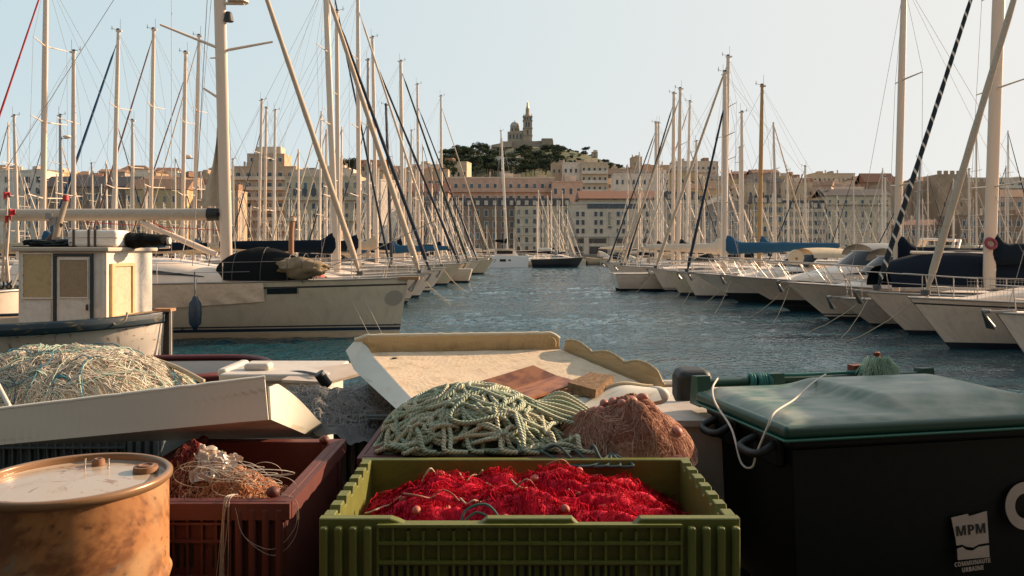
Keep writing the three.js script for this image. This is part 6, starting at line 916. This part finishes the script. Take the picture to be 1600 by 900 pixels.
  const up = w.map((p, i) => p.clone().add(V(rr(-.004, .004), .04 + rr(-.006, .006), rr(-.004, .004)))); mesh('block', gb().prism(w.slice().reverse(), up.slice().reverse()), std([1, 1, 1], .9, { map: wt, bumpMap: texFine, bumpScale: .006 }), wb); const cr = gb(); for (let i = 0; i < 6; i++) { const q = (i + .5) / 6, a = up[0].clone().lerp(up[3], q), b = up[1].clone().lerp(up[2], q); cr.tube([a.add(V(0, .001, 0)), a.clone().lerp(b, .5).add(V(rr(-.003, .003), .002, 0)), b.add(V(0, .001, 0))], .0012, 4); }
}
// left tray: long outer wall toward the camera, sunlit end wall
{
  const t = thing('fibreglass_trough', 'long pale fibreglass trough at left with a sunlit white end wall', 'trough', [0, 0, 0]);
  const n = 40, top = [], bot = []; for (let i = 0; i <= n; i++) { const q = i / n, D = lerp(2.86, 3.1, q), px = lerp(-70, 414, q); top.push(P(px, lerp(648, 590, q) + (q > .94 ? 0 : 0) + 1.2 * nz(q * 20, 4), D)); bot.push(P(px + (q > .9 ? (q - .9) * 60 : 0), lerp(702, 656, q), D - .02)); }
  mesh('long_wall', plate(gb(), top, bot, V(.05, .25, 1).normalize(), .008), gelOut, t); mesh('rolled_edge', gb().tube(top, .009, 7), gelOut, t);
  const e0 = P(418, 592, 3.1), e1 = P(516, 674, 3.86), m = 26, et = [], eb = []; for (let i = 0; i <= m; i++) { const q = i / m; et.push(e0.clone().lerp(e1, q).add(V(0, .03 * Math.sin(Math.min(1, q * 1.4) * 3.14) * .6 - .03 * sm(.12, 0, q), 0))); eb.push(P(lerp(421, 492, q), lerp(656, 686, q), lerp(3.09, 3.84, q))); }
  mesh('end_wall', plate(gb(), et, eb, V(1, .05, .1).normalize(), .008), std([.95, .97, .98], .5, { map: rep(gelT, .7), side: THREE.DoubleSide }), t);
  mesh('base', gb().grid((s, q) => { const a = P(lerp(-70, 414, s), lerp(702, 656, s), lerp(2.84, 3.08, s)), b = V(lerp(-2.55, -.95, s), lerp(.66, .70, s), -3.84); return a.lerp(b, q).add(V(0, .004, 0)); }, 10, 10, 2, 1), gelOut, t);
}
// ---------------------------------------------------------------- boards, boxes and hoses at the quay edge
{
  const t = thing('foam_box_lid', 'white plastic box lid with raised handle behind the trough', 'box lid', [X(418, 4.75), 0, -4.75]); const lp = (px, py, d) => P(px, py, d).sub(t.position);
  const wm = std([.60, .55, .50], .5, { map: grime2 }); mesh('box', rbox(.56, .86, .5, .02).translate(.12, .43, 0), wm, t); mesh('lid', rbox(.62, .045, .56, .015).translate(.12, .885, 0), wm, t); mesh('handle', rbox(.15, .045, .1, .02).translate(-.02, .925, .1), wm, t); mesh('side_handle', rbox(.06, .05, .4, .02).translate(-.2, .9, 0), wm, t);
  const b = thing('warped_board', 'warped pinkish white board lying across the box lid', 'board', [0, 0, 0]); const q = [P(440, 596, 4.35), P(512, 600, 4.3), P(566, 585, 4.45), P(548, 570, 4.7), P(470, 580, 4.7)]; q.forEach(p => p.y += .01); mesh('board', gb().prism(q.map(p => p.clone().add(V(0, -.014, 0))).reverse(), q.slice().reverse()), std([.60, .50, .42], .7, { map: grime2, side: THREE.DoubleSide }), b); mesh('cord', gb().tube(cat([P(440, 583, 4.6), P(470, 581, 4.55), P(500, 586, 4.4)], 12), .008, 5), M.dgrey, b);
  const r = thing('black_roller', 'small black plastic roller on the warped board', 'roller', P(505, 593, 4.26).toArray()); mesh('roller', new THREE.CylinderGeometry(.028, .028, .085, 14).rotateZ(.5).rotateX(.4), M.black, r); mesh('end_cap', new THREE.CylinderGeometry(.02, .02, .09, 10).rotateZ(.5).rotateX(.4), M.dgrey, r);
}
{ // thin grey nylon net hanging over the grey crate
  const n = thing('grey_nylon_net', 'thin smoky grey nylon net draped below the warped board', 'fishing net', [0, 0, 0]); const sf = (s, q) => { const p = P(lerp(432, 610, s), lerp(602, 604, s) + q * lerp(60, 96, s), lerp(4.2, 3.8, q) - .15 * Math.sin(s * 3)); p.y += .03 * nz(s * 7, q * 5, 2) + .015 * nz(s * 18, q * 14, 3); return p; };
  mesh('net_sheet', gb().grid((s, q) => sf(s, q).add(V(0, -.01, -.01)), 40, 24, 1, 1), std([.10, .11, .115], .8, { transmission: .2, thickness: 0, side: THREE.DoubleSide }), n);
  const g = gb(); for (let i = 0; i < 240; i++) { let s = R(), q = R() * .5, a = rr(0, 6.28); const pts = []; for (let k = 0; k < 16; k++) { pts.push(sf(cl(s), cl(q)).add(V(0, rr(0, .012), .006))); a += rr(-.5, .5); s += Math.cos(a) * .025; q += Math.abs(Math.sin(a)) * .03; } g.tube(pts, .0011, 3); } mesh('net_twine', g, std([.32, .31, .30], .7), n);
}
{ const h = thing('tan_hose', 'tan hose arching out of the pale net heap', 'hose', [0, 0, 0]); mesh('hose', gb().tube(cat([P(170, 546, 4.5), P(215, 556, 4.5), P(270, 572, 4.4), P(318, 596, 4.3)], 26), .014, 8), std([.42, .33, .22], .5), h);
  const p = thing('white_pipe', 'white plastic pipe curving in from the left edge behind the pale net', 'pipe', [0, 0, 0]); mesh('pipe', gb().tube(cat([P(-30, 592, 4.9), P(15, 566, 4.9), P(50, 550, 4.9), P(85, 545, 4.9)], 26), .022, 8), std([.62, .56, .48], .45), p);
  const q = thing('white_rod', 'short white rod leaning at the left edge of the pale net', 'rod', [0, 0, 0]); mesh('rod', gb().bar(P(-4, 600, 3.75), P(14, 634, 3.6), .011, 8), std([.62, .56, .48], .45), q);
  const s = thing('red_skiff', 'dark red skiff gunwale low in the water behind the box lid', 'skiff', [X(330, 7), WATER, -7.4]); hullParts(s, { L: 3.6, B: 1.3, fb0: Y(583, 7) - WATER, fb1: Y(588, 7) - WATER, oh: .4, kind: 'barge' }, { hull: std([.09, .02, .02], .5), bottom: M.anti, deck: M.dgrey, toe: std([.14, .03, .03], .5) }); s.position.x = X(400, 7); }
{ // white launch moored at the quay behind the bin
  const b = thing('white_launch', 'white launch with green rub rail moored just beyond the bin', 'launch', [X(1262, 6.3), WATER, -6.7]); hullParts(b, { L: 2.6, B: 1.2, fb0: 1.6, fb1: 1.56, oh: .3, kind: 'barge' }, { hull: std([.62, .55, .45], .5, { map: grime1 }), bottom: std([.05, .08, .03], .7), toe: M.gelW, stripe: std([.12, .15, .06], .6) });
  mesh('thwart', gb().box(-1.5, 1.56, -.4, -1.2, 1.6, .4), M.gelW, b);
  const o = thing('planks', 'brown planks laid along the launch behind the bin lid', 'planks', [0, 0, 0]); for (let i = 0; i < 3; i++) mesh('plank', gb().bar(P(1262, 596 + i * 2, 5.4), P(1395, 601 + i * 3, 5.2), .014, 4), M.teak, o); mesh('short_plank', gb().bar(P(1300, 600, 5.5), P(1360, 595, 5.6), .02, 4), std([.4, .25, .15], .8), o); }
{ const t = thing('white_tub', 'white plastic tub between the pink net and the bin', 'tub', [X(1075, 3.95), 0, -3.95]); const m = std([.46, .42, .38], .5, { map: grime2 }); mesh('tub', gb().prism([V(-.13, .1, .17), V(.13, .1, .17), V(.13, .1, -.17), V(-.13, .1, -.17)].reverse(), [V(-.17, .78, .22), V(.17, .78, .22), V(.17, .78, -.22), V(-.17, .78, -.22)].reverse()), m, t); mesh('rim', gb().box(-.19, .782, -.24, .19, .81, .24), m, t); mesh('base', gb().box(-.12, 0, -.15, .12, .098, .15), m, t);
  const k = thing('black_fender', 'black faceted rubber block standing behind the bin corner', 'rubber block', [X(1081, 4.35), 0, -4.35]); mesh('block', rbox(.19, .2, .22, .05, 1).translate(0, .86, 0), M.black, k); mesh('post', gb().box(-.05, 0, -.05, .05, .77, .05), M.dgrey, k); }
// ---------------------------------------------------------------- the bin
{
  const b = thing('waste_bin', 'black wheeled waste container with dusty green lid at right', 'waste container', [1.08, 0, -3.13], .21), w = 1.34, d = .72, rim = .895;
  const bodyT = tex(256, (u, v) => { const k = .8 + .5 * tf(u, v, 14) + .25 * tf(u, v, 60, 3, 3); return [k, k, k]; }, { rep: [2, 2] });
  const bm = std([.005, .008, .008], .5, { map: bodyT, specularIntensity: .5 }), gT = tex(512, (u, v) => { const a = tf(u, v, 6), s = tf(u * .25, v, 30, 3, 4); return mixc([.02, .105, .075], [.27, .28, .23], cl(.5 + a * 1.3 + s * .7)); }, { rep: [.9, .9] }), gm = std([1, 1, 1], .38, { map: gT }), gd = std([.01, .06, .042], .42);
  const bi = .07; mesh('body', gb().prism([V(bi, .16, -bi * .6), V(w - bi, .16, -bi * .6), V(w - bi, .16, -d + bi), V(bi, .16, -d + bi)].reverse(), [V(.02, rim - .08, -.0), V(w - .02, rim - .08, 0), V(w - .02, rim - .08, -d + .01), V(.02, rim - .08, -d + .01)].reverse()), bm, b);
  mesh('rim', rbox(w, .09, d + .02, .02).translate(w / 2, rim - .035, -d / 2), bm, b);
  for (const [x, z] of [[.16, -.14], [w - .16, -.14], [.16, -d + .16], [w - .16, -d + .16]]) { const wl = mesh('wheel', new THREE.CylinderGeometry(.09, .09, .05, 18).rotateX(Math.PI / 2).translate(x, .09, z), M.black, b); mesh('fork', gb().box(x - .03, .09, z - .05, x + .03, .17, z - .03).box(x - .03, .09, z + .03, x + .03, .17, z + .05), M.steel, wl); }
  // lid: flat left field, raised hump to the right, rounded all round
  const lh = (u, v) => { const hump = sm(.33, .41, u + .10 * (v - .5)) * (1 - .0 * u), edge = Math.min(sm(0, .075, u), sm(0, .1, v) * .55 + .45 * sm(0, .35, v), sm(0, .06, 1 - u), sm(0, .07, 1 - v)); return rim + .012 + .032 * Math.sqrt(edge) + .008 * v * edge + .046 * hump * sm(.03, .3, v) * sm(0, .2, 1 - v) * sm(0, .2, 1 - u); };
  mesh('lid', gb().grid((u, v) => V(lerp(-.03, w + .03, u), lh(u, v), lerp(.035, -d - .03, v)), 90, 50, 1.4, .8), gm, b);
  mesh('lid_skirt', rbox(w + .075, .05, d + .085, .02).translate(w / 2, rim - .002, -d / 2), gd, b); mesh('lid_groove', rbox(w + .085, .012, d + .095, .006).translate(w / 2, rim - .032, -d / 2), std([.015, .12, .08], .4), b);
  // handles on the left end
  for (const z of [-.14, -.5]) { const h = mesh('handle', gb().tube(cat([V(-.0, rim - .06, z + .07), V(-.085, rim - .1, z + .075), V(-.1, rim - .11, z), V(-.085, rim - .1, z - .075), V(0, rim - .06, z - .07)], 16), .017, 7), M.black, b); mesh('handle_socket', rbox(.04, .12, .2, .015).translate(.0, rim - .1, z), bm, h); }
  // hinge bar at the back
  mesh('hinge_bar', gb().bar(V(.06, .945, -d - .1), V(w - .06, .945, -d - .1), .022, 10), gd, b);
  for (const x of [.02, .42, w - .06]) mesh('hinge_bracket', gb().prism([V(x - .035, .84, -d - .04), V(x - .035, .84, -d - .15), V(x - .035, .98, -d - .13), V(x - .035, .985, -d - .07)], [V(x + .035, .84, -d - .04), V(x + .035, .84, -d - .15), V(x + .035, .98, -d - .13), V(x + .035, .985, -d - .07)]), gd, b);
  // sticker: torn flag shape with letters, and two lines of small print below
  const pk = std([.50, .40, .34], .6, { map: grime2 }), sx = .833, sy = .44, k = .00264, face = .006; const S = (pts, z = .003) => { const s = new THREE.Shape(); pts.forEach((p, i) => i ? s.lineTo(p[0] * k, p[1] * k) : s.moveTo(p[0] * k, p[1] * k)); s.closePath(); return new THREE.ExtrudeGeometry(s, { depth: z, bevelEnabled: false }); };
  const tilt = Math.atan((bi * .6) / (rim - .24)); const st = new THREE.Group(); st.name = 'sticker'; b.add(st); st.position.set(sx, sy, -.012); st.rotation.x = -tilt; 
  const fl = mesh('flag_field', S([[-33, 22], [-3, 26], [0, 22], [32, 28], [33, -21], [14, -22], [4, -26], [-8, -24], [-16, -20], [-26, -21], [-27, -10]]), pk, st); fl.position.z = face;
  const f2 = mesh('flag_lower', S([[-25, -26], [-15, -24], [-8, -29], [3, -31], [14, -26], [33, -25], [33, -43], [-25, -43]]), pk, st); f2.position.z = face;
  const put = (s, size, cx, cy, m, par, z, sxk = 1) => { const g = lettering(s, size, .002), bb = g.boundingBox; g.translate(-(bb.min.x + bb.max.x) / 2, -(bb.min.y + bb.max.y) / 2, 0); g.scale(sxk, 1, 1); const q = mesh('lettering', g, m, par); q.position.set(cx * k, cy * k, z); q.rotation.z = .03; };
  put('MPM', .04, 1, 2, M.black, st, face + .0032, 1.12); put('COMMUNAUTE', .0175, 2, -49, pk, st, face, 1.0); put('URBAINE', .0175, 2, -58.5, pk, st, face, 1.0);
  { const s = new THREE.Shape(), r = .098, hw = .06, R2 = .052; s.absarc(-hw, 0, r, Math.PI / 2, Math.PI * 1.5); s.absarc(hw, 0, r, -Math.PI / 2, Math.PI / 2); s.closePath(); const h = new THREE.Path(); h.absarc(-hw, 0, R2, Math.PI / 2, Math.PI * 1.5); h.absarc(hw, 0, R2, -Math.PI / 2, Math.PI / 2); h.closePath(); s.holes.push(h); const g = new THREE.ExtrudeGeometry(s, { depth: .003, bevelEnabled: false, curveSegments: 18 }); const c = mesh('ring_emblem', g, pk, b); c.position.set(1.155, .535, .002); c.rotation.set(-tilt, 0, .12); }
  // white string tied from lid to handle
  const sg = thing('white_string', 'white string looped from the bin lid down to its handle', 'string', [0, 0, 0]); const wl = (x, y, z) => V(x, y, z).applyAxisAngle(V(0, 1, 0), .21).add(V(1.08, 0, -3.13));
  mesh('string', gb().tube(cat([wl(.1, .97, -.8), wl(.0, .95, -.65), wl(-.06, .91, -.5), wl(-.085, .84, -.3), wl(-.115, .735, -.16), wl(-.1, .73, -.1), wl(-.09, .79, -.08), wl(-.06, .9, -.05), wl(-.01, .95, -.08), wl(.2, .958, -.28), wl(.42, .98, -.5), wl(.6, .995, -.66)], 90), .0045, 6), std([.64, .58, .5], .7), sg);
  const tr = thing('teal_rope_knot', 'teal rope knotted round the bin hinge bar', 'rope', wl(.34, .945, -d - .1).toArray(), .21); { const g = gb(); for (let i = 0; i < 9; i++) g.add(new THREE.TorusGeometry(.034, .009, 6, 16), T((i - 4) * .013, 0, 0, rr(-.3, .3), Math.PI / 2 + rr(-.3, .3), 0)); g.tube(cat([V(.03, .03, .0), V(.2, .03, .03), V(.5, .035, .04), V(.75, .03, .03)], 20), .008, 6); mesh('rope', g, std([.03, .16, .15], .8), tr); }
  const rg = thing('rusty_bracket', 'rusty bracket with a tuft of mint green twine on the bin hinge', 'bracket', wl(.98, .96, -d - .1).toArray(), .21); mesh('bracket', gb().box(-.13, .02, -.03, .06, .05, .03).bar(V(.05, .0, 0), V(.02, .11, 0), .018, 6), std([.4, .14, .05], .7, { map: rep(rustT, 2) }), rg); { const g = gb(); g.col = [1, 1, 1]; for (let i = 0; i < 260; i++) { g.col = pick([[.35, .62, .42], [.5, .68, .5], [.6, .62, .5]]); const x = rr(-.1, .08); g.tube([V(x * .4, .06, .02), V(x * .8, .05 + rr(0, .05), .03 + rr(0, .04)), V(x * 1.4, .0 + rr(-.02, .04), .04 + rr(0, .05))], .0014, 3); } mesh('twine_tuft', g, vc(.8), rg); }
}
// stack of crates just outside the frame on the right (shades the bin)
for (let i = 0; i < 3; i++) { const c = crate({ x0: 3.15, x1: 4.25, z0: -4.75, z1: -3.55, h: .60, post: .17 }, i === 1 ? brickM : greyM, ['bottom', 'middle', 'top'][i] + ' plastic crate of the stack right of the bin'); c.position.y = i * .612; }
// houses along the quay behind the viewer: their sunlit fronts send warm light back over the harbour
RS(91);
for (let i = 0; i < 7; i++) { const w = 26, h = 22 + (i % 3) * 2, b = thing('quayside_house', ['first', 'second', 'third', 'fourth', 'fifth', 'sixth', 'seventh'][i] + ' stone house from the left along the quay behind the viewer', 'building', [-90 + i * 30, 0, 38], Math.PI);
  mesh('wall', gb().box(-w / 2, 0, -12, w / 2, h, 0), W[['pale', 'cream', 'pink'][i % 3]], b); mesh('cornice', gb().box(-w / 2 - .3, h + .01, -12, w / 2 + .3, h + .8, .5), W.frame, b); for (let r = 0; r < 6; r++) for (let c = 0; c < 7; c++) { const [gf, gp] = winPair(1.5, 2.1); const f = mesh('window', gf, W.frame, b); f.position.set(-w / 2 + (c + .5) * w / 7, 2 + r * 3.4, 0); mesh('pane', gp, W.pane, f); } }

{ // closed market hall just behind the viewer: it keeps the open sky off the fronts of the crates
  const k = thing('market_hall', 'dark green closed market hall with awning behind the viewer', 'market hall', [1, 0, 2.2]);
  const km = std([.035, .045, .04], .7); mesh('wall', gb().box(-10, 0, 0, 9, 6.4, 8), km, k); mesh('awning', gb().prism([V(-9, 2.6, -1.3), V(8, 2.6, -1.3), V(8, 3.0, -.01), V(-9, 3.0, -.01)], [V(-9, 2.56, -1.3), V(8, 2.56, -1.3), V(8, 2.96, -.01), V(-9, 2.96, -.01)]), std([.06, .07, .06], .9), k); mesh('roof', gb().box(-10.3, 6.42, -.4, 9.3, 6.7, 8.4), M.dgrey, k);
  for (let i = 0; i < 8; i++) mesh('shutter', gb().box(-9.6 + i * 2.3, .3, -.06, -7.6 + i * 2.3, 2.4, -.004), std([.06, .075, .07], .6), k);
}
// give every member of a look-alike group its own label by its place from the left
{ const by = {}; for (const o of scene.children) if (o.userData.group) { const k = o.userData.group + '|' + o.userData.label; (by[k] ??= []).push(o); }
  const ord = n => n + (n % 100 > 10 && n % 100 < 14 ? 'th' : ['th', 'st', 'nd', 'rd'][n % 10] ?? 'th');
  for (const l of Object.values(by)) if (l.length > 1) { l.sort((a, b) => a.position.x / -a.position.z - b.position.x / -b.position.z); l.forEach((o, i) => o.userData.label += `, ${ord(i + 1)} from left`); } }

renderer.render(scene, camera);
